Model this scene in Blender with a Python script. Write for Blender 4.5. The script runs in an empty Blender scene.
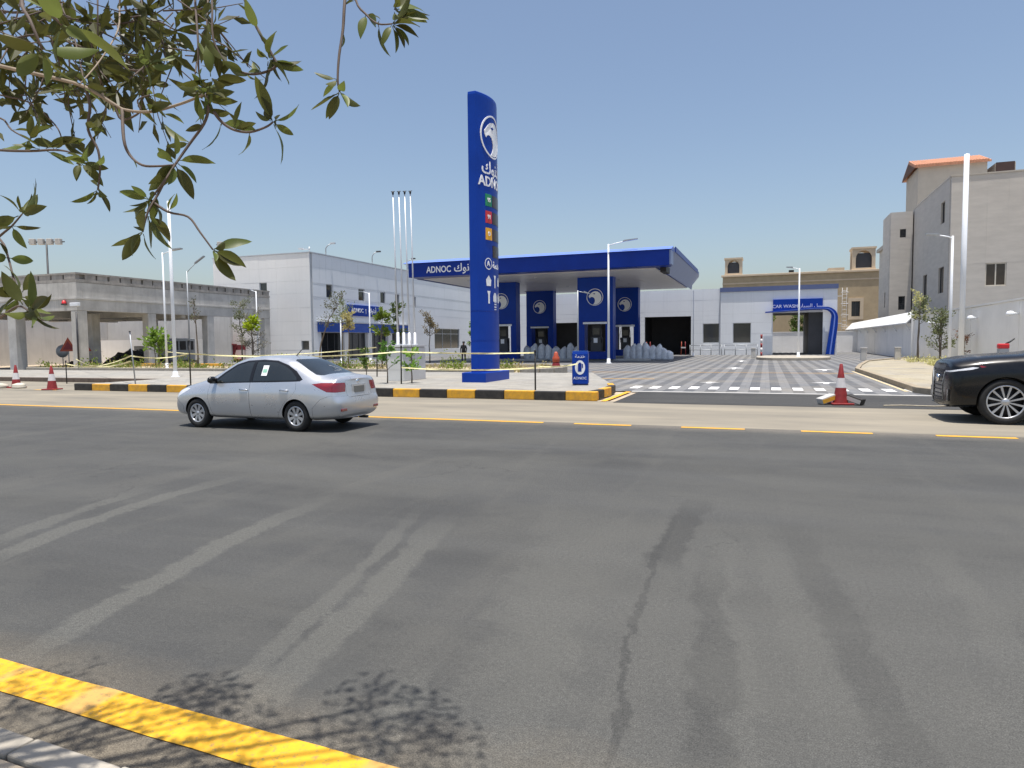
import bpy, bmesh, math, random
from mathutils import Vector, Matrix, Quaternion
from mathutils.bvhtree import BVHTree
R = math.radians
sc = bpy.context.scene
col = sc.collection

# ------------------------------------------------------------------ camera, sky, sun, exposure
# world: X along the street (to the right), Y across the street towards the station, camera above the origin
CAM_H, FPX, YAW, ROLL = 1.7, 680.0, R(20.5), R(0.6)
PITCH = -math.atan(42 / FPX)
_f = Vector((-math.sin(YAW) * math.cos(PITCH), math.cos(YAW) * math.cos(PITCH), math.sin(PITCH)))
_r0 = Vector((math.cos(YAW), math.sin(YAW), 0))
_u0 = _r0.cross(_f)
_r = _r0 * math.cos(ROLL) - _u0 * math.sin(ROLL)
_u = _u0 * math.cos(ROLL) + _r0 * math.sin(ROLL)
cd = bpy.data.cameras.new('camera')
cd.sensor_width = 36.0
cd.lens = 36.0 * FPX / 1024.0
cd.clip_start = 0.05
cd.clip_end = 3000
cam = bpy.data.objects.new('camera', cd)
col.objects.link(cam)
cam.matrix_world = Matrix(((_r.x, _u.x, -_f.x, 0), (_r.y, _u.y, -_f.y, 0), (_r.z, _u.z, -_f.z, CAM_H), (0, 0, 0, 1)))
sc.camera = cam

SUN_EL, SUN_AZ = R(83.5), R(155)          # azimuth from +Y towards +X
w = bpy.data.worlds.new('World')
sc.world = w
w.use_nodes = True
wn = w.node_tree
sky = wn.nodes.new('ShaderNodeTexSky')
sky.sky_type = 'NISHITA'
sky.sun_disc = False
sky.sun_elevation = SUN_EL
sky.sun_rotation = SUN_AZ
sky.altitude = 0
sky.air_density = 1.05
sky.dust_density = 2.2
sky.ozone_density = 0.6
wn.links.new(sky.outputs[0], wn.nodes['Background'].inputs[0])
wn.nodes['Background'].inputs[1].default_value = 0.088
sl = bpy.data.lights.new('sun', 'SUN')
sl.energy = 3.8
sl.angle = R(0.53)
sl.color = (1.0, 0.955, 0.89)
sun = bpy.data.objects.new('sun', sl)
col.objects.link(sun)
sd = Vector((math.sin(SUN_AZ) * math.cos(SUN_EL), math.cos(SUN_AZ) * math.cos(SUN_EL), math.sin(SUN_EL)))
sun.rotation_euler = sd.to_track_quat('Z', 'Y').to_euler()
sun.location = sd * 60
sc.view_settings.view_transform = 'Standard'
sc.view_settings.look = 'None'
sc.view_settings.gamma = 1.0
sc.view_settings.use_curve_mapping = False
sc.view_settings.exposure = 0.74
sc.render.engine = 'CYCLES'
sc.cycles.max_bounces = 8

# ------------------------------------------------------------------ helpers
def rnd(a, b): return random.uniform(a, b)

def tag(o, label, cat=None, group=None, kind=None):
    if label: o['label'] = label
    if cat: o['category'] = cat
    if group: o['group'] = group
    if kind: o['kind'] = kind
    return o

def thing(name, label, cat, loc=(0, 0, 0), rz=0.0, group=None):
    o = bpy.data.objects.new(name, None)
    o.empty_display_size = 0.2
    col.objects.link(o)
    o.location = loc
    o.rotation_euler = (0, 0, rz)
    return tag(o, label, cat, group)

class MB:
    """collects shapes, builds ONE mesh object"""
    def __init__(s): s.v = []; s.f = []; s.m = []; s.sm = []
    def add(s, vs, fs, mi=0, smooth=False):
        b = len(s.v)
        s.v += [tuple(v) for v in vs]
        for f in fs:
            s.f.append([b + i for i in f]); s.m.append(mi); s.sm.append(smooth)
        return s
    def box(s, x0, x1, y0, y1, z0, z1, mi=0, rot=None, ctr=None):
        vs = [Vector((x, y, z)) for z in (z0, z1) for y in (y0, y1) for x in (x0, x1)]
        if rot is not None:
            c = Vector(ctr) if ctr else Vector(((x0 + x1) / 2, (y0 + y1) / 2, (z0 + z1) / 2))
            vs = [c + rot @ (v - c) for v in vs]
        return s.add(vs, [(0, 2, 3, 1), (4, 5, 7, 6), (0, 1, 5, 4), (2, 6, 7, 3), (0, 4, 6, 2), (1, 3, 7, 5)], mi)
    def prism(s, poly, a0, a1, axis='z', mi=0, smooth=False):
        n = len(poly)
        def p(q, a):
            return {'z': (q[0], q[1], a), 'y': (q[0], a, q[1]), 'x': (a, q[0], q[1])}[axis]
        vs = [p(q, a0) for q in poly] + [p(q, a1) for q in poly]
        s.add(vs, [list(range(n))[::-1], list(range(n, 2 * n))], mi)
        b = len(s.v) - 2 * n
        for i in range(n):
            j = (i + 1) % n
            s.f.append([b + i, b + j, b + n + j, b + n + i]); s.m.append(mi); s.sm.append(smooth)
        return s
    def tube(s, path, rad, n=8, mi=0, cap=True):
        path = [Vector(p) for p in path]
        if not isinstance(rad, (list, tuple)): rad = [rad] * len(path)
        rings = []; prev = None
        for i, p in enumerate(path):
            d = (path[min(i + 1, len(path) - 1)] - path[max(i - 1, 0)])
            d = d.normalized() if d.length > 1e-9 else Vector((0, 0, 1))
            if prev is None:
                a = d.cross(Vector((0, 0, 1)))
                if a.length < 1e-3: a = d.cross(Vector((1, 0, 0)))
            else:
                a = prev - d * prev.dot(d)
            a.normalize(); prev = a
            b = d.cross(a)
            rings.append([p + (a * math.cos(2 * math.pi * k / n) + b * math.sin(2 * math.pi * k / n)) * rad[i] for k in range(n)])
        vs = [v for r in rings for v in r]; fs = []
        for i in range(len(rings) - 1):
            for k in range(n):
                fs.append((i * n + k, i * n + (k + 1) % n, (i + 1) * n + (k + 1) % n, (i + 1) * n + k))
        s.add(vs, fs, mi, True)
        if cap:
            b = len(s.v) - len(vs); L = len(rings) - 1
            s.f.append([b + k for k in range(n)][::-1]); s.m.append(mi); s.sm.append(False)
            s.f.append([b + L * n + k for k in range(n)]); s.m.append(mi); s.sm.append(False)
        return s
    def lathe(s, prof, c=(0, 0, 0), n=20, axis='z', mi=0, closed=False, smooth=True):
        vs = []; fs = []
        for (r, h) in prof:
            for k in range(n):
                a = 2 * math.pi * k / n
                x, y = r * math.cos(a), r * math.sin(a)
                vs.append({'z': (c[0] + x, c[1] + y, c[2] + h), 'y': (c[0] + x, c[1] + h, c[2] + y), 'x': (c[0] + h, c[1] + x, c[2] + y)}[axis])
        L = len(prof)
        for i in range(L if closed else L - 1):
            j = (i + 1) % L
            for k in range(n):
                fs.append((i * n + k, i * n + (k + 1) % n, j * n + (k + 1) % n, j * n + k))
        return s.add(vs, fs, mi, smooth)
    def disc(s, c, r, n=20, axis='z', mi=0):
        vs = []
        for k in range(n):
            a = 2 * math.pi * k / n; x, y = r * math.cos(a), r * math.sin(a)
            vs.append({'z': (c[0] + x, c[1] + y, c[2]), 'y': (c[0] + x, c[1], c[2] + y), 'x': (c[0], c[1] + x, c[2] + y)}[axis])
        return s.add(vs, [list(range(n))], mi)
    def mesh(s, name, mats):
        me = bpy.data.meshes.new(name)
        me.from_pydata(s.v, [], s.f)
        for m in (mats if isinstance(mats, (list, tuple)) else [mats]): me.materials.append(m)
        me.polygons.foreach_set('material_index', s.m)
        me.polygons.foreach_set('use_smooth', s.sm)
        bm = bmesh.new(); bm.from_mesh(me)
        bmesh.ops.recalc_face_normals(bm, faces=bm.faces)
        bm.to_mesh(me); bm.free()
        me.update()
        return me
    def build(s, name, mats, parent=None, bevel=0.0, loc=None, label=None):
        return obj(name, s.mesh(name, mats), parent, bevel, loc, label)

def obj(name, me, parent=None, bevel=0.0, loc=None, label=None):
    o = bpy.data.objects.new(name, me)
    col.objects.link(o)
    if parent is not None: o.parent = parent
    if loc is not None: o.location = loc
    if label: o['label'] = label
    if bevel > 0:
        m = o.modifiers.new('bevel', 'BEVEL'); m.width = bevel; m.segments = 2; m.limit_method = 'ANGLE'
        m.harden_normals = False
    return o

def box(name, x0, x1, y0, y1, z0, z1, mat, parent=None, bevel=0.0, label=None):
    return MB().box(x0, x1, y0, y1, z0, z1).build(name, mat, parent, bevel, None, label)

def struct(o): o['kind'] = 'structure'; return o

def copy_tree(o, parent=None):
    c = o.copy(); col.objects.link(c)
    if parent is not None: c.parent = parent
    for ch in [x for x in o.children]: copy_tree(ch, c)
    return c

def text(name, s, size, mat, parent, loc, rot, extrude=0.01, align='CENTER', sx=1.0, bold=0.0):
    cu = bpy.data.curves.new('lettering', 'FONT')
    cu.body = s; cu.size = size; cu.extrude = extrude; cu.align_x = align; cu.align_y = 'CENTER'; cu.offset = bold
    cu.resolution_u = 3
    t = bpy.data.objects.new('lettering', cu); col.objects.link(t)
    dg = bpy.context.evaluated_depsgraph_get()
    me = bpy.data.meshes.new_from_object(t.evaluated_get(dg))
    bpy.data.objects.remove(t); bpy.data.curves.remove(cu)
    me.materials.clear(); me.materials.append(mat)
    if sx != 1.0:
        for v in me.vertices: v.co.x *= sx
    o = obj(name, me, parent)
    o.location = loc; o.rotation_euler = rot
    return o
FRONT = (R(90), 0, 0)            # faces the street (-Y)
SIDE = (R(90), 0, R(90))         # faces +X

# ------------------------------------------------------------------ materials
def nodes(name):
    m = bpy.data.materials.new(name); m.use_nodes = True
    nt = m.node_tree
    return m, nt, nt.nodes['Principled BSDF']

def N(nt, t, **kw):
    n = nt.nodes.new(t)
    for k, v in kw.items(): setattr(n, k, v)
    return n

def pos(nt, scale=(1, 1, 1), rot=0.0):
    g = N(nt, 'ShaderNodeNewGeometry')
    mp = N(nt, 'ShaderNodeMapping'); mp.inputs['Scale'].default_value = scale; mp.inputs['Rotation'].default_value = (0, 0, rot)
    nt.links.new(g.outputs['Position'], mp.inputs['Vector'])
    return mp.outputs[0]

def noise(nt, vec, scale, detail=4, rough=0.55, dist=0.0):
    n = N(nt, 'ShaderNodeTexNoise'); n.inputs['Scale'].default_value = scale; n.inputs['Detail'].default_value = detail
    n.inputs['Roughness'].default_value = rough; n.inputs['Distortion'].default_value = dist
    if vec is not None: nt.links.new(vec, n.inputs['Vector'])
    return n.outputs[0]

def ramp(nt, fac, stops):
    r = N(nt, 'ShaderNodeValToRGB'); e = r.color_ramp.elements
    while len(e) < len(stops): e.new(0.5)
    for i, (p, c) in enumerate(stops):
        e[i].position = p
        e[i].color = (c, c, c, 1) if isinstance(c, (int, float)) else (*c, 1)
    nt.links.new(fac, r.inputs[0])
    return r.outputs[0]

def mix(nt, fac, a, b, mode='MIX'):
    m = N(nt, 'ShaderNodeMix', data_type='RGBA', blend_type=mode)
    for sock, v in ((0, fac), (6, a), (7, b)):
        if hasattr(v, 'is_linked') or hasattr(v, 'links'): nt.links.new(v, m.inputs[sock])
        elif isinstance(v, (int, float)): m.inputs[sock].default_value = v
        else: m.inputs[sock].default_value = (*v, 1)
    return m.outputs[2]

def math_(nt, op, a, b=None, c=None, clamp=False):
    m = N(nt, 'ShaderNodeMath', operation=op, use_clamp=clamp)
    for i, v in enumerate((a, b, c)):
        if v is None: continue
        if isinstance(v, (int, float)): m.inputs[i].default_value = v
        else: nt.links.new(v, m.inputs[i])
    return m.outputs[0]

def bump(nt, bsdf, h, strength=0.3, dist=0.01):
    b = N(nt, 'ShaderNodeBump'); b.inputs['Strength'].default_value = strength; b.inputs['Distance'].default_value = dist
    nt.links.new(h, b.inputs['Height']); nt.links.new(b.outputs[0], bsdf.inputs['Normal'])

def M(name, c, rough=0.6, metal=0.0, var=0.12, vs=1.5, bmp=0.0, bs=60, spec=0.5, coat=0.0, stretch=(1, 1, 1), tint=None, streak=0.0):
    m, nt, b = nodes(name)
    b.inputs['Roughness'].default_value = rough; b.inputs['Metallic'].default_value = metal
    b.inputs['Specular IOR Level'].default_value = spec; b.inputs['Coat Weight'].default_value = coat
    p = pos(nt, stretch)
    n = noise(nt, p, vs, 5, 0.6)
    lo = tuple(x * (1 - var) for x in c); hi = tuple(min(1, x * (1 + var)) for x in c)
    if tint: lo = tint
    out = ramp(nt, n, [(0.32, lo), (0.68, hi)])
    if streak:
        s = noise(nt, pos(nt, (2.5, 2.5, 0.12)), 1.6, 4, 0.6)
        out = mix(nt, ramp(nt, s, [(0.52, 0.0), (0.72, streak)]), out, tuple(x * 0.62 for x in c))
    nt.links.new(out, b.inputs['Base Color'])
    if bmp: bump(nt, b, noise(nt, p, bs, 3), bmp, 0.01)
    return m

WHITE = M('white_panel', (0.82, 0.81, 0.79), 0.35, var=0.03, vs=0.3, streak=0.10)
WHITE2 = M('white_panel_cool', (0.79, 0.81, 0.83), 0.35, var=0.03, vs=0.3, streak=0.10)
WPAINT = M('white_paint', (0.80, 0.80, 0.78), 0.5, var=0.05)
WALLW = M('white_plaster', (0.80, 0.79, 0.77), 0.8, var=0.05, vs=0.6, bmp=0.15, streak=0.10)
BLUE = M('blue_panel', (0.006, 0.046, 0.33), 0.36, var=0.10, vs=0.7, spec=0.16)
BLUED = M('deep_blue_panel', (0.004, 0.032, 0.27), 0.35, var=0.10, vs=0.7, spec=0.2)
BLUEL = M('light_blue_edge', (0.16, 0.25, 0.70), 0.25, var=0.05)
BLUEG = M('blue_shop_band', (0.010, 0.075, 0.40), 0.25, var=0.15, vs=0.4)
GREYSIDE = M('grey_panel', (0.20, 0.26, 0.44), 0.4, var=0.05)
SOFFIT = M('soffit_panel', (0.70, 0.69, 0.68), 0.4, var=0.04)
LETTER = M('white_letter', (0.85, 0.86, 0.88), 0.4, var=0.02)
EMBL = M('emblem_grey', (0.80, 0.82, 0.85), 0.35, var=0.04)
DARK = M('dark_opening', (0.018, 0.018, 0.02), 0.5, var=0.1)
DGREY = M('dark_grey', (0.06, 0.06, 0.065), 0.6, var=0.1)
BLACK = M('black_plastic', (0.012, 0.012, 0.013), 0.5, var=0.1)
STEEL = M('galvanised', (0.55, 0.57, 0.60), 0.4, metal=0.3, var=0.06)
PWHITE = M('white_pole', (0.74, 0.77, 0.81), 0.35, var=0.04)
GALV = M('zinc_dull', (0.36, 0.38, 0.40), 0.5, metal=0.4, var=0.08)
CONC = M('raw_concrete', (0.50, 0.485, 0.455), 0.85, var=0.16, vs=1.1, bmp=0.3, bs=25, streak=0.35)
CONCB = M('block_parapet', (0.33, 0.31, 0.285), 0.9, var=0.22, vs=2.4, bmp=0.4, bs=30, streak=0.3)
CONCL = M('light_concrete', (0.44, 0.43, 0.41), 0.85, var=0.10, vs=2, bmp=0.2)
KERBG = M('kerb_grey', (0.36, 0.325, 0.27), 0.85, var=0.16, vs=5, bmp=0.3)
KBLK = M('kerb_black', (0.013, 0.012, 0.012), 0.6, var=0.3, vs=6, bmp=0.3, tint=(0.045, 0.040, 0.034), streak=0.25)
KYEL = M('kerb_yellow', (0.74, 0.38, 0.016), 0.55, var=0.10, vs=6, bmp=0.3, tint=(0.52, 0.28, 0.05), streak=0.3)
YPAINT = M('yellow_road_paint', (0.78, 0.40, 0.012), 0.6, var=0.10, vs=9, bmp=0.15, tint=(0.62, 0.33, 0.04))
WMARK = M('white_road_paint', (0.75, 0.74, 0.72), 0.6, var=0.10, vs=8)
SAND = M('sandy_ground', (0.40, 0.33, 0.24), 0.95, var=0.18, vs=0.8, bmp=0.3)
SOIL = M('bed_soil', (0.36, 0.30, 0.20), 0.95, var=0.25, vs=3, bmp=0.4)
TAN = M('tan_stone', (0.45, 0.345, 0.215), 0.85, var=0.08, vs=1.2, bmp=0.2, bs=18)
TANL = M('tan_light_stone', (0.60, 0.48, 0.34), 0.85, var=0.06, vs=1.2)
VILLA = M('villa_grey_stone', (0.54, 0.50, 0.445), 0.85, var=0.07, vs=0.7, stretch=(1, 1, 4), bmp=0.15, bs=20)
VILLAC = M('villa_cream', (0.45, 0.41, 0.35), 0.85, var=0.05)
TILE = M('terracotta', (0.52, 0.25, 0.15), 0.8, var=0.22, vs=7)
GLASSD = M('dark_window_glass', (0.02, 0.022, 0.024), 0.06, var=0.1, spec=0.8)
GLASSG = M('grey_window_glass', (0.05, 0.056, 0.056), 0.08, var=0.2, vs=0.4, spec=0.8)
FRAMEW = M('window_frame_cream', (0.60, 0.55, 0.46), 0.6, var=0.04)
CONERED = M('cone_red', (0.24, 0.022, 0.022), 0.5, var=0.16, vs=9)
CONEW = M('cone_white', (0.62, 0.60, 0.60), 0.45, var=0.10, vs=9)
ORANGE = M('orange_plastic', (0.36, 0.06, 0.025), 0.5, var=0.1)
RED = M('dull_red_paint', (0.20, 0.014, 0.02), 0.5, var=0.2)
REDB = M('red_panel', (0.60, 0.03, 0.035), 0.4, var=0.05)
GREENP = M('green_panel', (0.01, 0.25, 0.10), 0.4, var=0.05)
AMBER = M('amber_panel', (0.85, 0.42, 0.02), 0.4, var=0.05)
LED = M('price_display', (0.035, 0.022, 0.018), 0.3, var=0.4, vs=14)
BARK = M('bark', (0.14, 0.115, 0.09), 0.9, var=0.25, vs=20, bmp=0.4)
TWIG = M('twig_bark', (0.085, 0.062, 0.05), 0.8, var=0.2, vs=30)
TWIGT = M('pale_twig', (0.24, 0.19, 0.14), 0.8, var=0.2, vs=30)
WRAP = M('plastic_wrap', (0.78, 0.80, 0.84), 0.25, var=0.15, vs=4, bmp=0.8, bs=9)
CLOTH = M('dark_clothes', (0.012, 0.012, 0.014), 0.9, var=0.2)
SKIN = M('skin', (0.22, 0.12, 0.08), 0.6, var=0.05)
TAPEY = M('caution_tape', (0.70, 0.64, 0.34), 0.4, var=0.25, vs=6)
HEDGE = None

def leaf_mat(name, c, back=None, trans=0.35, rough=0.45):
    m, nt, b = nodes(name)
    oi = N(nt, 'ShaderNodeObjectInfo')
    n = noise(nt, pos(nt), 9, 3)
    cc = ramp(nt, n, [(0.3, tuple(x * 0.65 for x in c)), (0.7, tuple(x * 1.35 for x in c))])
    hs = N(nt, 'ShaderNodeHueSaturation'); nt.links.new(cc, hs.inputs['Color'])
    nt.links.new(math_(nt, 'MULTIPLY_ADD', oi.outputs['Random'], 0.05, 0.475), hs.inputs['Hue'])
    nt.links.new(math_(nt, 'MULTIPLY_ADD', oi.outputs['Random'], 1.0, 0.6), hs.inputs['Value'])
    nt.links.new(hs.outputs[0], b.inputs['Base Color'])
    b.inputs['Roughness'].default_value = rough; b.inputs['Specular IOR Level'].default_value = 0.3
    tr = N(nt, 'ShaderNodeBsdfTranslucent'); nt.links.new(hs.outputs[0], tr.inputs[0])
    ms = N(nt, 'ShaderNodeMixShader'); ms.inputs[0].default_value = trans
    nt.links.new(b.outputs[0], ms.inputs[1]); nt.links.new(tr.outputs[0], ms.inputs[2])
    nt.links.new(ms.outputs[0], nt.nodes['Material Output'].inputs['Surface'])
    return m
LEAF = leaf_mat('tree_leaf', (0.085, 0.098, 0.024), trans=0.38, rough=0.45)
LEAFL = leaf_mat('light_leaf', (0.16, 0.23, 0.035), trans=0.4)
LEAFS = leaf_mat('sapling_leaf', (0.15, 0.17, 0.08), trans=0.35)
LEAFY = leaf_mat('yellowish_leaf', (0.36, 0.32, 0.15), trans=0.35)
LEAFG = leaf_mat('green_tree_leaf', (0.10, 0.17, 0.03), trans=0.35)

# asphalt with dust trails, tyre wear and cracks
def asphalt(name, base, streaks=(), darks=(), dust=1.0):
    m, nt, b = nodes(name)
    g = N(nt, 'ShaderNodeNewGeometry'); sp = N(nt, 'ShaderNodeSeparateXYZ'); nt.links.new(g.outputs['Position'], sp.inputs[0])
    X, Y = sp.outputs[0], sp.outputs[1]
    p = pos(nt)
    c = ramp(nt, noise(nt, pos(nt, (0.10, 1.0, 1)), 0.9, 5, 0.6), [(0.3, tuple(x * 0.80 for x in base)), (0.7, tuple(x * 1.22 for x in base))])
    c = mix(nt, ramp(nt, noise(nt, pos(nt, (0.22, 0.35, 1)), 1.0, 5, 0.62, 0.6), [(0.42, 0.0), (0.72, 0.55)]), c, tuple(x * y for x, y in zip(base, (1.75, 1.70, 1.55))))
    c = mix(nt, ramp(nt, noise(nt, pos(nt, (1.3, 0.16, 1), 0.12), 1.0, 5, 0.6, 0.4), [(0.55, 0.0), (0.70, 0.45)]), c, tuple(x * y for x, y in zip(base, (1.6, 1.55, 1.45))))
    wob = math_(nt, 'SUBTRACT', noise(nt, p, 1.5, 8, 0.70), 0.5)
    wobw = noise(nt, p, 1.9, 8, 0.72)
    grit = noise(nt, p, 45, 3, 0.6)
    def trail(c, pts, width, colr, strength, amp=None):
        a0 = pts[0]; a1 = pts[-1]
        k = (a1[0] - a0[0]) / (a1[1] - a0[1])
        cx = math_(nt, 'MULTIPLY_ADD', math_(nt, 'SUBTRACT', Y, a0[1]), k, a0[0])
        mid = pts[len(pts) // 2]
        dev = mid[0] - (a0[0] + k * (mid[1] - a0[1]))
        t = math_(nt, 'DIVIDE', math_(nt, 'SUBTRACT', Y, a0[1]), a1[1] - a0[1])
        par = math_(nt, 'MULTIPLY', math_(nt, 'MULTIPLY', t, math_(nt, 'SUBTRACT', 1.0, t)), 4 * dev)
        d = math_(nt, 'SUBTRACT', math_(nt, 'SUBTRACT', X, cx), par)
        d = math_(nt, 'ABSOLUTE', math_(nt, 'MULTIPLY_ADD', wob, amp or width * 2.4, d))
        ww = math_(nt, 'MULTIPLY_ADD', wobw, width * 3.4, width * -0.55)
        q = math_(nt, 'DIVIDE', math_(nt, 'SUBTRACT', ww, d), width * 0.42, clamp=True)
        e0 = math_(nt, 'MULTIPLY', t, 9.0, clamp=True); e1 = math_(nt, 'MULTIPLY', math_(nt, 'SUBTRACT', 1.0, t), 2.6, clamp=True)
        q = math_(nt, 'MULTIPLY', math_(nt, 'MULTIPLY', q, e0), math_(nt, 'MULTIPLY', e1, strength))
        q = math_(nt, 'MULTIPLY', q, math_(nt, 'MULTIPLY_ADD', grit, 1.5, 0.1), clamp=True)
        return mix(nt, q, c, colr)
    for pts, wd, st in streaks: c = trail(c, pts, wd * 1.12, tuple(x * y for x, y in zip(base, (1.9, 1.87, 1.74))), st)
    if streaks:        # paler, dustier right half of the lane near the kerb
        mk = math_(nt, 'DIVIDE', math_(nt, 'ADD', math_(nt, 'MULTIPLY_ADD', wob, 1.3, X), math_(nt, 'MULTIPLY_ADD', Y, 0.27, 0.55)), 0.25, clamp=True)
        mk = math_(nt, 'MULTIPLY', mk, math_(nt, 'MULTIPLY', math_(nt, 'SUBTRACT', 8.2, math_(nt, 'MULTIPLY_ADD', wob, 3.0, Y)), 0.35, clamp=True))
        c = mix(nt, math_(nt, 'MULTIPLY', mk, math_(nt, 'MULTIPLY_ADD', wobw, 0.5, 0.12)), c, tuple(x * y for x, y in zip(base, (1.75, 1.72, 1.62))))
    for pts, wd, st, *am in darks: c = trail(c, pts, wd, tuple(x * 0.58 for x in base), st, am[0] if am else None)
    # dust drifted to the near gutter and to the far edge
    dn = math_(nt, 'MULTIPLY', math_(nt, 'SUBTRACT', 2.75, math_(nt, 'MULTIPLY_ADD', wob, 0.7, Y)), 1.3, clamp=True)
    c = mix(nt, math_(nt, 'MULTIPLY', dn, 0.62), c, (0.20, 0.165, 0.115))
    df = math_(nt, 'MULTIPLY', math_(nt, 'SUBTRACT', math_(nt, 'MULTIPLY_ADD', wob, 0.8, Y), 12.9), 0.9, clamp=True)
    c = mix(nt, math_(nt, 'MULTIPLY', df, 0.6 * dust), c, (0.23, 0.20, 0.16))
    fine = noise(nt, p, 150, 3, 0.75)
    c = mix(nt, 0.9, c, ramp(nt, fine, [(0.30, 0.10), (0.5, 0.5), (0.70, 0.95)]), 'OVERLAY')
    c = mix(nt, 0.5, c, ramp(nt, noise(nt, p, 38, 4, 0.7), [(0.3, 0.3), (0.5, 0.5), (0.7, 0.74)]), 'OVERLAY')
    vo = N(nt, 'ShaderNodeTexVoronoi'); vo.inputs['Scale'].default_value = 60; nt.links.new(p, vo.inputs['Vector'])
    # blotchy wear with crisp broken edges and hairline cracks
    bl = noise(nt, pos(nt, (0.5, 0.8, 1)), 1.1, 9, 0.72, 0.3)
    c = mix(nt, ramp(nt, bl, [(0.50, 0.0), (0.54, 0.22), (0.70, 0.34)]), c, tuple(x * y for x, y in zip(base, (1.5, 1.47, 1.38))))
    vc = N(nt, 'ShaderNodeTexVoronoi', feature='DISTANCE_TO_EDGE'); vc.inputs['Scale'].default_value = 0.42
    wv = N(nt, 'ShaderNodeVectorMath', operation='ADD'); nz = N(nt, 'ShaderNodeTexNoise'); nz.inputs['Scale'].default_value = 2.4; nz.inputs['Detail'].default_value = 6; nt.links.new(p, nz.inputs['Vector'])
    nt.links.new(p, wv.inputs[0]); nt.links.new(nz.outputs['Color'], wv.inputs[1]); nt.links.new(wv.outputs[0], vc.inputs['Vector'])
    ck = math_(nt, 'MULTIPLY', ramp(nt, vc.outputs[0], [(0.0, 1.0), (0.006, 0.0)]), ramp(nt, noise(nt, pos(nt, (0.3, 0.3, 1)), 1.0, 2), [(0.52, 0.0), (0.62, 0.55)]))
    c = mix(nt, ck, c, tuple(x * 0.42 for x in base))
    # short drag scratches
    sc_ = noise(nt, pos(nt, (3.0, 26, 1), 0.05), 1.0, 2, 0.5)
    gate = ramp(nt, noise(nt, pos(nt, (0.5, 0.9, 1)), 1.0, 2), [(0.56, 0.0), (0.66, 1.0)])
    c = mix(nt, math_(nt, 'MULTIPLY', ramp(nt, sc_, [(0.70, 0.0), (0.74, 0.8)]), gate), c, tuple(x * 0.3 for x in base))
    nt.links.new(c, b.inputs['Base Color'])
    b.inputs['Roughness'].default_value = 0.82
    b.inputs['Specular IOR Level'].default_value = 0.35
    bump(nt, b, math_(nt, 'ADD', vo.outputs[0], fine), 0.45, 0.006)
    return m

def pavers(name, c1, c2, mortar, bw, bh, stripe=None, off=0.0, rot=0.0, dirt=0.25):
    m, nt, b = nodes(name)
    p = pos(nt, (1, 1, 1), rot)
    br = N(nt, 'ShaderNodeTexBrick'); nt.links.new(p, br.inputs['Vector'])
    br.inputs['Scale'].default_value = 1.0; br.inputs['Brick Width'].default_value = bw; br.inputs['Row Height'].default_value = bh
    br.inputs['Mortar Size'].default_value = 0.006; br.inputs['Mortar Smooth'].default_value = 0.3; br.inputs['Bias'].default_value = 0.0
    br.inputs['Color1'].default_value = (0.82, 0.82, 0.82, 1); br.inputs['Color2'].default_value = (1.1, 1.1, 1.1, 1); br.inputs['Mortar'].default_value = (*mortar, 1)
    if stripe:
        g = N(nt, 'ShaderNodeNewGeometry'); sp = N(nt, 'ShaderNodeSeparateXYZ'); nt.links.new(g.outputs['Position'], sp.inputs[0])
        fr = math_(nt, 'FRACT', math_(nt, 'DIVIDE', math_(nt, 'ADD', sp.outputs[0], 100 * stripe + off), stripe))
        s = math_(nt, 'GREATER_THAN', fr, 0.5)
        c = mix(nt, s, c1, c2)
    else:
        c = ramp(nt, noise(nt, p, 0.5, 3), [(0.35, c1), (0.65, c2)])
    c = mix(nt, 1.0, c, br.outputs[0], 'MULTIPLY')
    c = mix(nt, ramp(nt, noise(nt, pos(nt, (0.4, 0.4, 1)), 0.8, 5, 0.6), [(0.45, 0.0), (0.75, dirt)]), c, (0.34, 0.29, 0.21))
    nt.links.new(c, b.inputs['Base Color']); b.inputs['Roughness'].default_value = 0.8
    bump(nt, b, br.outputs[1], 0.3, -0.004)
    return m
# ------------------------------------------------------------------ the setting: ground, road, pavements
ABS = set()
_obj0 = obj
def obj(name, me, parent=None, bevel=0.0, loc=None, label=None):
    # children of a root listed in ABS are modelled in world coordinates
    o = _obj0(name, me, parent, bevel, loc, label)
    if parent is not None and parent.name in ABS:
        o.location = Vector(loc or (0, 0, 0)) - parent.location
    return o
def aroot(name, label, cat, loc, group=None):
    t = thing(name, label, cat, loc, 0.0, group); ABS.add(t.name); return t
def atext(name, s, size, mat, parent, loc, rot, **k):
    return text(name, s, size, mat, parent, Vector(loc) - (parent.location if parent.name in ABS else Vector()), rot, **k)

def sheet(name, x0, x1, y0, y1, z, mat, parent=None, nx=1, ny=1):
    vs = [(x0 + (x1 - x0) * i / nx, y0 + (y1 - y0) * j / ny, z) for j in range(ny + 1) for i in range(nx + 1)]
    fs = [(j * (nx + 1) + i, j * (nx + 1) + i + 1, (j + 1) * (nx + 1) + i + 1, (j + 1) * (nx + 1) + i) for j in range(ny) for i in range(nx)]
    return MB().add(vs, fs).build(name, mat, parent)

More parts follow.
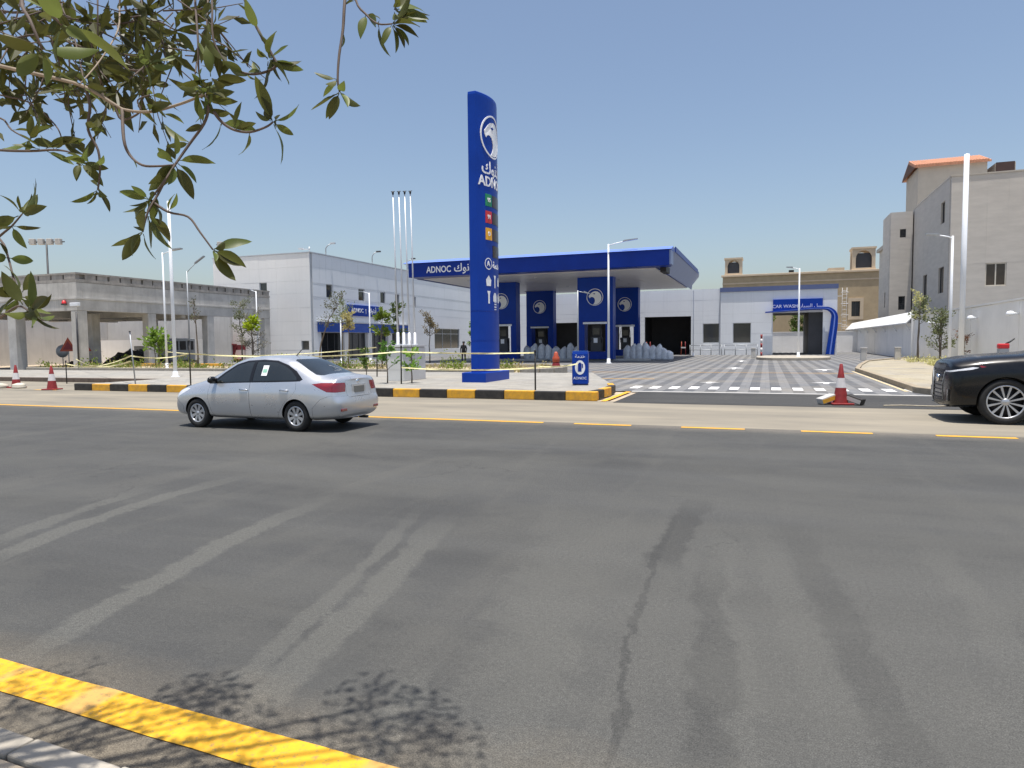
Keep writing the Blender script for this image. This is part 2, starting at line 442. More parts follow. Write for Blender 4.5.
ASPH = asphalt('asphalt', (0.054, 0.0545, 0.053),
    streaks=[([(-3.75, 2.3), (-4.33, 4.6), (-4.53, 6.6)], 0.12, 0.72),
             ([(-2.44, 2.3), (-2.84, 4.3), (-3.38, 6.3)], 0.07, 0.6),
             ([(-2.2, 2.2), (-2.56, 4.3), (-2.98, 6.2)], 0.12, 0.7),
             ([(-5.7, 3.4), (-6.25, 5.1), (-6.3, 7.2)], 0.11, 0.7), ([(-6.3, 3.8), (-6.7, 5.1), (-6.9, 6.2)], 0.12, 0.6),
             ([(-0.06, 2.5), (-0.25, 4.7), (-0.43, 6.8)], 0.11, 0.30), ([(0.36, 3.0), (0.13, 5.0), (-0.13, 7.0)], 0.10, 0.26),
             ([(1.24, 3.9), (1.29, 5.4), (1.28, 6.8)], 0.11, 0.28), ([(-1.46, 2.2), (-1.58, 2.7), (-1.66, 3.1)], 0.08, 0.8),
             ([(2.6, 4.6), (2.4, 6.5), (2.3, 8.5)], 0.14, 0.25), ([(-0.95, 2.2), (-1.2, 3.4), (-1.5, 5.2)], 0.24, 0.32)],
    darks=[([(-0.52, 2.3), (-0.72, 3.6), (-0.74, 7.2)], 0.026, 0.6, 0.32), ([(-0.19, 2.5), (-0.27, 4.0), (-0.43, 5.7)], 0.11, 0.45),
           ([(-0.72, 5.0), (-0.70, 6.2), (-0.62, 7.6)], 0.13, 0.6), ([(0.62, 2.6), (0.45, 4.4), (0.2, 7.0)], 0.12, 0.35)])
ASPHN = asphalt('fresh_asphalt', (0.040, 0.040, 0.040), dust=0.0)
SHOULD = M('dusty_concrete_shoulder', (0.235, 0.208, 0.16), 0.9, var=0.14, vs=0.9, stretch=(0.25, 1, 1), bmp=0.25, bs=40, tint=(0.165, 0.15, 0.122))
FORE = pavers('forecourt_pavers', (0.165, 0.167, 0.172), (0.098, 0.102, 0.11), (0.6, 0.6, 0.6), 0.34, 0.22, stripe=0.68, off=0.20, dirt=0.35)
SIDEW = pavers('sidewalk_pavers', (0.31, 0.298, 0.27), (0.265, 0.255, 0.232), (0.6, 0.6, 0.6), 0.4, 0.2, dirt=0.4)
TANPAV = pavers('tan_pavers', (0.30, 0.275, 0.23), (0.35, 0.305, 0.21), (0.45, 0.45, 0.45), 0.8, 0.4, dirt=0.5)

struct(sheet('ground', -1500, 1500, -900, 1800, -0.03, SAND))
struct(sheet('road', -400, 400, 1.2, 13.72, 0.0, ASPH))
struct(sheet('road_shoulder', -400, 400, 13.72, 18.92, 0.0, SHOULD))
struct(sheet('driveway', -3.95, 12.0, 18.50, 22.62, 0.006, ASPHN))
struct(sheet('side_driveway', -60, -25.45, 18.3, 23.2, 0.006, SHOULD))
fc = struct(sheet('forecourt', -60, 45, 22.80, 112, 0.004, FORE))
struct(box('driveway_edge_strip', -4.2, 12, 22.60, 22.86, -0.02, 0.012, CONCL))

# painted lines
def mark(name, x0, x1, y0, y1, z, mat, parent):
    n = max(2, int(max(x1 - x0, y1 - y0) / 0.25))
    b = MB(); random.seed(int(x0 * 37 + y0 * 11))
    vs = []; L = x1 - x0 >= y1 - y0
    for i in range(n + 1):
        t = i / n; j0, j1 = rnd(-.004, .004), rnd(-.004, .004)
        if L: vs += [(x0 + (x1 - x0) * t, y0 + j0, z), (x0 + (x1 - x0) * t, y1 + j1, z)]
        else: vs += [(x0 + j0, y0 + (y1 - y0) * t, z), (x1 + j1, y0 + (y1 - y0) * t, z)]
    b.add(vs, [(2 * i, 2 * i + 1, 2 * i + 3, 2 * i + 2) for i in range(n)])
    return b.build(name, mat, parent)
rd = bpy.data.objects['road']
def yellow_worn():
    m, nt, b = nodes('yellow_line_paint')
    c = ramp(nt, noise(nt, pos(nt), 8, 5, 0.6), [(0.3, (0.66, 0.34, 0.012)), (0.7, (0.80, 0.43, 0.014))])
    worn = ramp(nt, noise(nt, pos(nt, (1.15, 0.3, 1)), 1.0, 3, 0.5), [(0.57, 0.0), (0.60, 0.8)])
    c = mix(nt, worn, c, (0.50, 0.30, 0.10))
    c = mix(nt, ramp(nt, noise(nt, pos(nt), 40, 4, 0.7), [(0.54, 0.0), (0.68, 0.7)]), c, (0.22, 0.17, 0.09))
    nt.links.new(c, b.inputs['Base Color']); b.inputs['Roughness'].default_value = 0.65
    bump(nt, b, noise(nt, pos(nt), 120, 2), 0.3, 0.004)
    return m
YLINE = yellow_worn()
def yn(u): return -.042 * (min(max(u, -9), 1.5) + 3.5)      # the near edge runs slightly askew to the far one
b = MB(); us = [-60, -30] + [-14 + .25 * k for k in range(73)] + [12, 30, 60]
random.seed(4)
vs = []
for u in us: vs += [(u, 2.165 + yn(u) + rnd(-.004, .004), .005), (u, 2.385 + yn(u) + rnd(-.004, .004), .005)]
b.add(vs, [(2 * i, 2 * i + 2, 2 * i + 3, 2 * i + 1) for i in range(len(us) - 1)]).build('edge_line', YLINE, rd)
mark('edge_line', -90, -4.37, 13.47, 13.62, 0.005, YPAINT, rd)
for k in range(14):
    mark('lane_dash', -3.70 + 2.16 * k, -2.52 + 2.16 * k, 13.47, 13.62, 0.005, YPAINT, rd)
mark('edge_line', -4.36, -4.20, 18.75, 22.55, 0.012, YPAINT, bpy.data.objects['driveway'])
mark('edge_line', -27.2, -26.0, 18.55, 18.7, 0.010, YPAINT, bpy.data.objects['side_driveway'])
for k in range(14):
    mark('crossing_dash', -4.58 + 0.68 * k, -4.27 + 0.68 * k, 24.2, 25.5, 0.010, WMARK, fc)
for (x0, x1, y0, y1) in [(-2.5, -1.7, 27.6, 28.5), (1.6, 2.7, 28.0, 29.0), (-2.3, -1.2, 41, 43.5), (2.4, 3.5, 39.5, 41.5), (-2.2, -1.4, 55, 58)]:
    xm = (x0 + x1) / 2; ym = y0 + (y1 - y0) * .55
    MB().add([(xm - .1, y0, .010), (xm + .1, y0, .010), (xm + .1, ym, .010), (xm - .1, ym, .010), (x0, ym, .010), (x1, ym, .010), (xm, y1, .010)], [(0, 1, 2, 3), (4, 5, 6)]).build('turn_arrow', WMARK, fc)
for (y0, x0, x1) in [(36.6, -9.0, 4.0), (30.2, -7.5, -4.6)]:
    mark('lane_line', x0, x1, y0, y0 + 0.15, 0.010, YPAINT, fc)

# near kerb and near pavement under the tree
pu = [-60, -9, -5, -1, 1.5, 60]
struct(MB().prism([(-60, -12), (60, -12)] + [(u, 1.715 + yn(u)) for u in reversed(pu)], -0.05, 0.105).build('near_pavement', SAND))
nk = struct(MB().prism([(u, 1.72 + yn(u)) for u in pu] + [(u, 1.835 + yn(u)) for u in reversed(pu)], -0.05, 0.06).build('near_kerb_bed', CONCL))
me = MB().box(-0.245, 0.245, -0.059, 0.059, 0.0, 0.125).mesh('kerb_stone', KERBG)
random.seed(5)
for k in range(-14, 8):
    o = obj('kerb_stone', me, nk, 0.008); o.location = (k * 0.5, 1.781 + yn(k * .5) + rnd(-.004, .004), rnd(-.005, .004)); o.rotation_euler = (0, 0, rnd(-.006, .006) - .042)

# black and yellow kerb along the front of the station
kb = struct(box('front_kerb_bed', -25.2, -4.75, 18.90, 18.99, -0.03, 0.10, CONCL))
ks = [MB().box(-0.466, 0.466, 0, 0.2, 0.0, 0.27).mesh('kerb_stone', m) for m in (KBLK, KYEL)]
random.seed(6)
for k in range(22):
    o = obj('kerb_stone', ks[1 - k % 2], kb, 0.025); o.location = (-4.93 - k * 0.945, 18.80 + rnd(-.008, .008), rnd(-.008, .004)); o.rotation_euler = (0, 0, rnd(-.006, .006))
for k, (x, y, a) in enumerate([(-4.56, 19.45, 82), (-4.52, 20.45, 88), (-4.56, 21.45, 93), (-4.75, 22.42, 106)]):
    o = obj('kerb_stone', ks[k % 2], kb, 0.025); o.location = (x, y, 0); o.rotation_euler = (0, 0, R(a))

sw = struct(MB().prism([(-25.2, 19.02), (-4.82, 19.02), (-4.84, 22.4), (-5.4, 24.4), (-7.5, 30.8), (-25.2, 30.8)], -0.02, 0.225).build('sidewalk', SIDEW))
struct(box('left_sidewalk', -62, -25.5, 23.25, 30.8, -0.02, 0.20, SIDEW))
lk = struct(box('left_kerb_bed', -62, -25.6, 23.1, 23.2, -0.02, 0.08, CONCL))
me = MB().box(-0.495, 0.495, 0, 0.2, 0.0, 0.21).mesh('kerb_stone', M('brown_kerb', (0.13, 0.10, 0.08), 0.85, var=0.2, vs=5))
for k in range(36):
    o = obj('kerb_stone', me, lk, 0.02); o.location = (-61.4 + k * 1.0, 23.02, 0)

# planting bed and its kerbs
bed = struct(MB().prism([(-46, 31.1), (-12.2, 31.1), (-11.0, 32.0), (-10.2, 34.5), (-11.0, 37.6), (-13, 38.9), (-46, 38.9)], -0.02, 0.16).build('planting_bed', SOIL))
me = MB().box(-0.495, 0.495, -0.09, 0.09, 0.0, 0.36).mesh('kerb_stone', KERBG)
mey = MB().box(-0.495, 0.495, -0.09, 0.09, 0.0, 0.36).mesh('kerb_stone', KYEL)
for y in (31.0, 39.0):
    for k in range(33):
        o = obj('kerb_stone', mey if (y > 35 and k < 12 and (k // 3) % 2 == 0) else me, bed, 0.02); o.location = (-45.4 + k * 1.0, y, 0)
for (x, y, a) in [(-12.1, 31.25, 30), (-11.05, 32.0, 52), (-10.45, 32.9, 66), (-10.15, 33.9, 82), (-10.1, 34.9, 92), (-10.3, 35.9, 105), (-10.65, 36.8, 118), (-11.2, 37.7, 128), (-11.95, 38.5, 150), (-12.6, 38.9, 160)]:
    o = obj('kerb_stone', me, bed, 0.02); o.location = (x, y, 0); o.rotation_euler = (0, 0, R(a))

# right-hand pavement
rp = struct(MB().prism([(4.55, 24.0), (5.2, 23.0), (10.9, 23.0), (10.9, 62), (6.6, 52), (5.3, 44.5), (4.55, 39)], -0.02, 0.13).build('right_pavement', TANPAV))
me = MB().box(-0.495, 0.495, -0.11, 0.11, 0.0, 0.19).mesh('kerb_stone', M('tan_kerb', (0.30, 0.25, 0.18), 0.85, var=0.18, vs=4, bmp=0.2))
pth = [(10.4, 22.9), (5.2, 22.9), (4.7, 23.2), (4.42, 24.0), (4.42, 39.1), (5.2, 44.6), (6.5, 52.2), (10.4, 61.6)]
for a, b in zip(pth, pth[1:]):
    d = math.dist(a, b); n = max(1, round(d)); ang = math.atan2(b[1] - a[1], b[0] - a[0])
    for i in range(n):
        t = (i + .5) / n
        o = obj('kerb_stone', me, rp, 0.02); o.location = (a[0] + (b[0] - a[0]) * t, a[1] + (b[1] - a[1]) * t, 0); o.rotation_euler = (0, 0, ang); o.scale = (d / n, 1, 1)
mark('edge_line', 4.12, 4.24, 24.4, 39.0, 0.010, M('faded_cream_paint', (0.55, 0.45, 0.28), 0.7), fc)
# small island before the car wash
isl = MB()
pl = []
for k in range(28):
    a = 2 * math.pi * k / 28
    pl.append((2.1 + 2.9 * math.copysign(abs(math.cos(a)) ** 0.7, math.cos(a)), 62.5 + 4.4 * math.copysign(abs(math.sin(a)) ** 0.8, math.sin(a))))
struct(isl.prism(pl, -0.02, 0.22).build('wash_island', KERBG, None, 0.03))

# ------------------------------------------------------------------ facade helpers
def lines(a0, a1, step, extra):
    L = [a0, a1] + list(extra)
    n = max(1, round((a1 - a0) / step))
    for i in range(1, n):
        x = a0 + (a1 - a0) * i / n
        if all(abs(x - e) > step * 0.28 for e in extra): L.append(x)
    return sorted(set(round(x, 3) for x in L))

def facade(root, axis, c, out, a0, a1, z0, z1, holes, pw, ph, mat, core, joint=0.009, thick=0.05, name='cladding_panel', corename='wall', wt=0.3):
    """clad wall: core wall with real openings, single panels in front of it with open joints"""
    ea = [e for h in holes for e in h[:2]]; ez = [e for h in holes for e in h[2:]]
    LA, LZ = lines(a0, a1, pw, [e for e in ea if a0 < e < a1]), lines(z0, z1, ph, [e for e in ez if z0 < e < z1])
    def inhole(x, z): return any(h[0] < x < h[1] and h[2] < z < h[3] for h in holes)
    def bx(mb, p0, p1, q0, q1, d0, d1):
        lo, hi = sorted((c + out * d0, c + out * d1))
        if axis == 'x': mb.box(p0, p1, lo, hi, q0, q1)
        else: mb.box(lo, hi, p0, p1, q0, q1)
    core_mb = MB()
    for i in range(len(LA) - 1):
        for j in range(len(LZ) - 1):
            if inhole((LA[i] + LA[i + 1]) / 2, (LZ[j] + LZ[j + 1]) / 2): continue
            bx(core_mb, LA[i], LA[i + 1], LZ[j], LZ[j + 1], -wt, -0.001)
    wall = core_mb.build(corename, core, root)
    g = joint / 2
    for i in range(len(LA) - 1):
        for j in range(len(LZ) - 1):
            if inhole((LA[i] + LA[i + 1]) / 2, (LZ[j] + LZ[j + 1]) / 2): continue
            mb = MB(); bx(mb, LA[i] + g, LA[i + 1] - g, LZ[j] + g, LZ[j + 1] - g, 0.0, thick + rnd(-.004, .004))
            mb.build(name, mat, root)
    return wall

def window(root, axis, c, out, a0, a1, z0, z1, glass=None, frame=None, mull=1, fw=0.06, depth=0.12, trans=0, name='window'):
    glass = glass or GLASSD; frame = frame or DGREY
    def bx(mb, p0, p1, q0, q1, d0, d1):
        lo, hi = sorted((c + out * d0, c + out * d1))
        if axis == 'x': mb.box(p0, p1, lo, hi, q0, q1)
        else: mb.box(lo, hi, p0, p1, q0, q1)
    f = MB()
    bx(f, a0, a1, z0, z0 + fw, -depth - .03, -depth + .05); bx(f, a0, a1, z1 - fw, z1, -depth - .03, -depth + .05)
    bx(f, a0, a0 + fw, z0 + fw, z1 - fw, -depth - .03, -depth + .05); bx(f, a1 - fw, a1, z0 + fw, z1 - fw, -depth - .03, -depth + .05)
    for k in range(1, mull):
        x = a0 + (a1 - a0) * k / mull
        bx(f, x - fw / 2, x + fw / 2, z0 + fw, z1 - fw, -depth - .028, -depth + .045)
    if trans: bx(f, a0 + fw, a1 - fw, trans - fw / 2, trans + fw / 2, -depth - .027, -depth + .04)
    fr = f.build(name, frame, root)
    for k in range(mull):
        x0 = a0 + fw + (a1 - a0 - 2 * fw) * k / mull; x1 = a0 + fw + (a1 - a0 - 2 * fw) * (k + 1) / mull
        p = MB(); bx(p, x0 + .004, x1 - .004, z0 + fw + .003, z1 - fw - .003, -depth - .012, -depth + .008)
        p.build('pane', glass, fr)
    return fr

def ar(*cp): return ''.join(chr(c) for c in cp)
# letters as joined presentation forms, already in left-to-right order
AR_BRAND = ar(0xFED9, 0xFEEE, 0xFEE7, 0xFEA9, 0xFE83)
AR_WASH = ar(0xFE95, 0xFE8D, 0xFEAD, 0xFE8E, 0xFEF4, 0xFEB4, 0xFEDF, 0xFE8D) + ' ' + ar(0xFEDE, 0xFEF4, 0xFEB4, 0xFECF)
AR_FUEL = ar(0xFE94, 0xFEE3, 0xFEAA, 0xFEA7)

# falcon-head emblem inside a ring, in 2D (unit radius)
def arc(cx, cy, r, a0, a1, n): return [(cx + r * math.cos(R(a0 + (a1 - a0) * i / n)), cy + r * math.sin(R(a0 + (a1 - a0) * i / n))) for i in range(n + 1)]
HEAD = [(-0.62, 0.30), (-0.48, 0.46), (-0.25, 0.62), (0.05, 0.70), (0.34, 0.64), (0.58, 0.46), (0.74, 0.20), (0.80, -0.08), (0.76, -0.36), (0.62, -0.60), (0.42, -0.77), (0.16, -0.88),
        (-0.22, -0.88), (-0.08, -0.72), (0.0, -0.54), (0.02, -0.36), (-0.04, -0.18), (-0.14, -0.05), (-0.28, 0.02), (-0.42, 0.03), (-0.53, -0.02), (-0.62, -0.12), (-0.72, 0.02), (-0.74, 0.18)]
def emblem_mb(rad, depth, fn=None):
    """ring and falcon head; fn maps (a, b, d) -> point"""
    b = MB(); n = 40
    vs = []; 
    for k in range(n):
        a = 2 * math.pi * k / n
        for r in (0.93, 1.0):
            for d in (0, depth): vs.append(fn(rad * r * math.cos(a), rad * r * math.sin(a), d))
    fs = []
    for k in range(n):
        j = (k + 1) % n
        q = lambda kk, i: kk * 4 + i
        fs += [(q(k, 1), q(k, 3), q(j, 3), q(j, 1)), (q(k, 2), q(j, 2), q(j, 3), q(k, 3)), (q(k, 0), q(k, 1), q(j, 1), q(j, 0))]
    b.add(vs, fs)
    m = len(HEAD)
    vs = [fn(rad * x, rad * y, depth) for x, y in HEAD] + [fn(rad * x, rad * y, 0) for x, y in HEAD]
    b.add(vs, [list(range(m))] + [(i, (i + 1) % m, m + (i + 1) % m, m + i) for i in range(m)])
    return b
def eye_mb(rad, depth, fn):
    pts = [(-0.22, 0.40), (-0.06, 0.47), (0.06, 0.40), (-0.02, 0.33), (-0.14, 0.35)]
    b = MB(); m = len(pts)
    b.add([fn(rad * x, rad * y, depth) for x, y in pts] + [fn(rad * x, rad * y, 0) for x, y in pts], [list(range(m))] + [(i, (i + 1) % m, m + (i + 1) % m, m + i) for i in range(m)])
    return b

# ------------------------------------------------------------------ white station shop (left, two storeys)
U0, V0 = -41.0, 54.75
SH = 10.43
JOINT = M('panel_joint', (0.46, 0.48, 0.50), 0.7, var=0.1)
shop = aroot('shop_building', 'two-storey white panel-clad shop building with blue band and sign', 'building', (-46.8, 70, 0))
random.seed(11)
ac = (-42.18, -41.3, 1.13, 2.03); sw1 = (-47.0, -46.1, 6.6, 7.8)
facade(shop, 'x', V0, -1, -52.75, U0, 0.0, SH, [ac, sw1], 3.8, 1.3, WHITE, JOINT)
window(shop, 'x', V0, -1, *ac, glass=GLASSG, frame=GALV, name='vent_window')
window(shop, 'x', V0, -1, *sw1, glass=GLASSG, frame=STEEL)
uw = [(57.2, 58.25, 6.3, 7.64), (62.9, 64.1, 6.3, 7.58), (67.3, 68.4, 6.26, 7.53), (70.6, 71.6, 6.2, 7.47), (74.9, 75.65, 6.1, 7.42)]
sf = [(56.2, 59.7, 0.15, 2.84), (60.6, 64.1, 0.15, 2.84), (65.0, 68.4, 0.15, 2.84), (69.3, 72.6, 0.15, 2.84)]
lw = [(80.6, 88.4, 0.88, 3.6)]
facade(shop, 'y', U0, 1, V0 + 0.32, 96.0, 0.0, SH, uw + sf + lw, 4.0, 1.3, WHITE2, JOINT)
for h in uw: window(shop, 'y', U0, 1, *h, frame=STEEL)
for h in sf: window(shop, 'y', U0, 1, *h, mull=3, frame=DGREY, name='shopfront_window')
for h in lw: window(shop, 'y', U0, 1, *h, glass=GLASSG, mull=3, frame=STEEL, trans=2.9)
shop_rest = MB()
shop_rest.box(-52.75, -52.5, V0 + .32, 96, 0, SH); shop_rest.box(-52.5, U0 - .3, 95.7, 96, 0, SH)
shop_rest.build('rear_wall', WHITE, shop)
box('roof', -52.49, U0 - .31, V0 + .33, 95.6, 9.8, 10.1, CONCL, shop)
cp = MB(); cp.box(-52.82, U0 + .12, V0 - .10, V0 + .30, SH + .01, SH + .1); cp.box(U0 - .28, U0 + .12, V0 + .31, 96.0, SH + .01, SH + .1)
cp.build('parapet_coping', STEEL, shop)
box('shop_band', U0 + .06, U0 + .42, 55.6, 73.0, 2.88, 3.82, BLUEG, shop, 0.02)
box('band_trim', U0 + .06, U0 + .46, 55.5, 73.1, 3.83, 3.92, STEEL, shop)
sg = box('sign_board', U0 + .07, U0 + .28, 60.6, 66.6, 4.63, 5.8, BLUE, shop, 0.02)
atext('lettering', 'ADNOC', 0.60, LETTER, shop, (U0 + .29, 62.3, 5.2), SIDE, bold=.01)
atext('lettering', '|', 0.60, LETTER, shop, (U0 + .29, 63.9, 5.2), SIDE)
atext('lettering', AR_BRAND, 0.66, LETTER, shop, (U0 + .29, 65.2, 5.25), SIDE, bold=.01)
for v in (60.15, 64.55, 68.85): box('pier', U0 + .06, U0 + .30, v - .42, v + .42, 0.02, 2.87, WHITE, shop)

# ------------------------------------------------------------------ rear service building with car wash
FV = 80.0
RL = -33.0
rear = aroot('service_building', 'long white single-storey service building with dark open bay and car wash', 'building', (-15, 85, 0))
bay1 = (-27.0, -16.3, 0.0, 3.95); bay2 = (-13.3, -8.05, 0.0, 4.42)
w1 = (-6.75, -4.95, 1.34, 3.55); w2 = (-3.5, -1.6, 1.30, 3.55); wash = (0.65, 5.62, 0.0, 4.55)
strip = (-26.5, -17.0, 6.2, 6.75)
random.seed(12)
facade(rear, 'x', FV, -1, RL, -4.85, 0.0, 7.42, [bay1, bay2, w1], 3.0, 1.25, WHITE2, JOINT)
facade(rear, 'x', FV - .25, -1, -4.83, 7.0, 0.0, 7.0, [w2, wash], 3.0, 1.2, WHITE2, JOINT, wt=0.5)
box('parapet_band', -4.9, 7.08, FV - .42, FV + .1, 7.0, 7.48, M('slate_blue_trim', (0.10, 0.13, 0.26), 0.4, var=0.05), rear)
window(rear, 'x', FV, -1, *w1, glass=GLASSG, frame=STEEL)
window(rear, 'x', FV - .25, -1, *w2, glass=GLASSG, frame=STEEL)
b = MB()
b.box(RL, RL + .3, FV + .31, 89.69, 0, 7.3); b.box(RL, 6.9, 89.7, 90, 4.6, 7.3); b.box(RL, 0.65, 89.7, 90, 0, 4.59); b.box(4.2, 6.9, 89.7, 90, 0, 4.59); b.box(6.7, 7.0, FV + .27, 89.69, 0, 7.3)
b.build('rear_wall', WALLW, rear)
box('roof', RL + .31, 6.68, FV + .31, 89.68, 7.0, 7.25, CONCL, rear)
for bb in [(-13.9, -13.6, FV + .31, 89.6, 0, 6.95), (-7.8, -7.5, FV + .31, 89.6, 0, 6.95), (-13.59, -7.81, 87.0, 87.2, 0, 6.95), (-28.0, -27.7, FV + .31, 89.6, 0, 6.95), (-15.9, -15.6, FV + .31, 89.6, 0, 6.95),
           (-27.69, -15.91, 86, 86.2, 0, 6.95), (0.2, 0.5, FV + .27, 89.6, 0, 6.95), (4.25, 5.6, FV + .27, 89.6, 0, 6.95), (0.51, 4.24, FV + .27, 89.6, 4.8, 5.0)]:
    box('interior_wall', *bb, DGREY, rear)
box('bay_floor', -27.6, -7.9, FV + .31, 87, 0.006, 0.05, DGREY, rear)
sb = box('sign_board', 0.64, 5.58, FV - .56, FV - .31, 4.78, 6.0, BLUE, rear, 0.02)
atext('lettering', 'CAR WASH', 0.50, LETTER, rear, (1.85, FV - .565, 5.22), FRONT)
atext('lettering', AR_WASH, 0.52, LETTER, rear, (4.35, FV - .565, 5.24), FRONT)
# blue swoosh round the car wash entrance
def band(path, th, y0, y1):
    mb = MB(); vs = []
    P_ = [Vector((p[0], p[1])) for p in path]
    for i, p in enumerate(P_):
        d = (P_[min(i + 1, len(P_) - 1)] - P_[max(i - 1, 0)]).normalized(); n = Vector((-d.y, d.x)) * th[i] / 2
        for q in (p + n, p - n):
            for y in (y0, y1): vs.append((q.x, y, q.y))
    fs = []
    for i in range(len(P_) - 1):
        a = i * 4; c = a + 4
        fs += [(a, c, c + 1, a + 1), (a + 2, a + 3, c + 3, c + 2), (a, a + 2, c + 2, c), (a + 1, c + 1, c + 3, a + 3)]
    fs += [(0, 1, 3, 2), (len(vs) - 4, len(vs) - 2, len(vs) - 1, len(vs) - 3)]
    return mb.add(vs, fs)
path = [(-0.15, 4.62), (1.5, 4.72), (3.2, 4.83), (4.8, 4.93), (5.6, 4.92)] + arc(5.75, 3.95, 0.96, 80, 2, 10) + [(6.66, 3.2), (6.55, 2.2), (6.42, 1.1), (6.3, 0.05)]
th = [0.12, 0.2, 0.24, 0.26, 0.28] + [0.34 + 0.03 * k for k in range(11)] + [0.72, 0.74, 0.76, 0.78]
sw_ = band(path, th, FV - 1.05, FV - .57).build('entrance_arch', BLUE, rear)
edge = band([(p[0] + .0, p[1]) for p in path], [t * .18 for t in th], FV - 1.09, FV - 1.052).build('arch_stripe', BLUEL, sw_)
tag(thing('access_ladder', 'pale caged access ladder on the end of the car wash building', 'ladder', (7.75, 80.6, 0)), None)
ld = bpy.data.objects['access_ladder']
for s in (-.22, .22): MB().tube([(s, 0, 2.6), (s, 0, 7.1)], 0.016, 6).build('rail', PWHITE, ld)
for k in range(11): MB().tube([(-.22, 0, 2.8 + k * .4), (.22, 0, 2.8 + k * .4)], 0.016, 6).build('rung', PWHITE, ld)
for z in (3, 4.2, 5.4, 6.6): MB().tube([(-.22, 0, z), (-.36, -.35, z), (0, -.62, z), (.36, -.35, z), (.22, 0, z)], 0.02, 5).build('cage_hoop', PWHITE, ld)
for z in (3.3, 6.2): box('wall_bracket', -.74, -.22, -.02, .02, z, z + .06, PWHITE, ld)

# ------------------------------------------------------------------ fuel canopy
can = aroot('fuel_canopy', 'large blue fuel station canopy on four blue portal columns', 'canopy', (-18, 62, 0))
CL, CR, CF, CB, CZ = -28.7, -7.9, 51.5, 74.0, 7.2
box('fascia', CL + .3, CR + 1.15, CF - .25, CF + 1.1, CZ + .02, CZ + 1.18, BLUED, can, 0.03)
# sloping blue top edge of the fascia, its sky reflection put into the colour
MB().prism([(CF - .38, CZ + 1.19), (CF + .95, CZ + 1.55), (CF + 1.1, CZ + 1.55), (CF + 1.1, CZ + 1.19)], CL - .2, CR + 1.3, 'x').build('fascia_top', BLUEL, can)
box('fascia_end', CR + 1.155, CR + 1.30, CF - .2, CF + 1.0, CZ + .10, CZ + 1.15, GREYSIDE, can)
nsp = 7
for i in range(nsp):
    for j in range(8):
        x0 = CL + 1.0 + (CR - CL - 1.0) * i / nsp; x1 = CL + 1.0 + (CR - CL - 1.0) * (i + 1) / nsp
        y0 = CF + 1.12 + (CB - CF - 1.12) * j / 8; y1 = CF + 1.12 + (CB - CF - 1.12) * (j + 1) / 8
        box('soffit_panel', x0 + .012, x1 - .012, y0 + .012, y1 - .012, CZ - .04, CZ + .02, SOFFIT, can)
box('roof_slab', CL + .4, CR + .2, CF + 1.12, CB - .05, CZ + .03, CZ + 1.2, BLUED, can)
# right wing: underside rises to a thin outer edge
def wing(xa, xb, nm):
    poly = [(xa, CZ - .03), (xb, CZ + 1.15), (xb, CZ + 1.45), (xa, CZ + 1.5)]
    mb = MB(); n = 12; vs = []
    for k in range(n + 1):
        t = k / n; y = CF + 1.15 + (CB - CF + 1.5) * t
        sh = 1.0 if t < .8 else math.sqrt(max(0.02, 1 - ((t - .8) / .2) ** 2))
        for (x, z) in poly: vs.append((xa + (x - xa) * sh, y, z))
    fs = []
    for k in range(n):
        for i in range(4): fs.append((k * 4 + i, k * 4 + (i + 1) % 4, (k + 1) * 4 + (i + 1) % 4, (k + 1) * 4 + i))
    fs += [(0, 1, 2, 3), tuple(n * 4 + i for i in range(4))]
    mb.add(vs, fs)
    return mb.build(nm, GREYSIDE, can)
wr = wing(CR + .22, CR + 1.38, 'right_wing'); wl = wing(CL + .38, CL - .7, 'left_wing')
MB().box(CR + 1.39, CR + 1.45, CF + 1.2, CB - 3.5, CZ + 1.12, CZ + 1.52).build('wing_edge', BLUED, wr)
box('drain_box', CR + .3, CR + .75, CF + 1.2, CF + 3.2, CZ - .3, CZ + .15, BLACK, can)
for i in range(3):
    for j in range(4):
        MB().lathe([(0.16, 0), (0.16, -.05), (0.0, -.05)], (CL + 4 + i * 6.2, CF + 4 + j * 5, CZ - .042), 12).build('downlight', STEEL, can)
atext('lettering', 'ADNOC', 0.74, LETTER, can, (-25.55, CF - .262, CZ + .56), FRONT, bold=0.012, sx=.82)
atext('lettering', AR_BRAND, 0.90, LETTER, can, (-23.15, CF - .262, CZ + .62), FRONT, bold=0.012, sx=.95)
cols = [(-24.35, -21.45, 58.6), (-24.5, -21.45, 70.2), (-15.3, -12.2, 57.2), (-15.1, -12.3, 70.0)]
for (x0, x1, y) in cols:
    cx = (x0 + x1) / 2; ow = 0.92
    c = box('column', x0, x1, y, y + 1.15, 3.36, CZ - .05, BLUE, can, 0.03)
    for s in (-1, 1):
        xa, xb = (x0, cx - ow) if s < 0 else (cx + ow, x1)
        box('column_leg', xa, xb, y + .002, y + 1.148, 0.16, 3.358, BLUE, c)
    box('header', cx - ow - .12, cx + ow + .12, y - .06, y - .003, 3.16, 3.33, LETTER, c)
    box('sill_panel', cx - ow + .01, cx + ow - .01, y + .05, y + .95, 0.16, 0.80, BLUED, c)
    fn = lambda a, bb, d, cx=cx, y=y: (cx + a, y - .004 - d, 5.45 + bb)
    em = emblem_mb(0.72, 0.03, fn).build('emblem', EMBL, c)
    eye_mb(0.72, 0.036, fn).build('emblem_eye', BLUED, em)
for k, y in enumerate((58.0, 70.1)):
    for x in (-22.9, -13.7):
        struct(MB().prism(arc(x - 3.6, y + .5, .9, 90, 270, 8) + arc(x + 3.6, y + .5, .9, -90, 90, 8), -0.02, 0.15).build('pump_island', CONCL, None, 0.03))
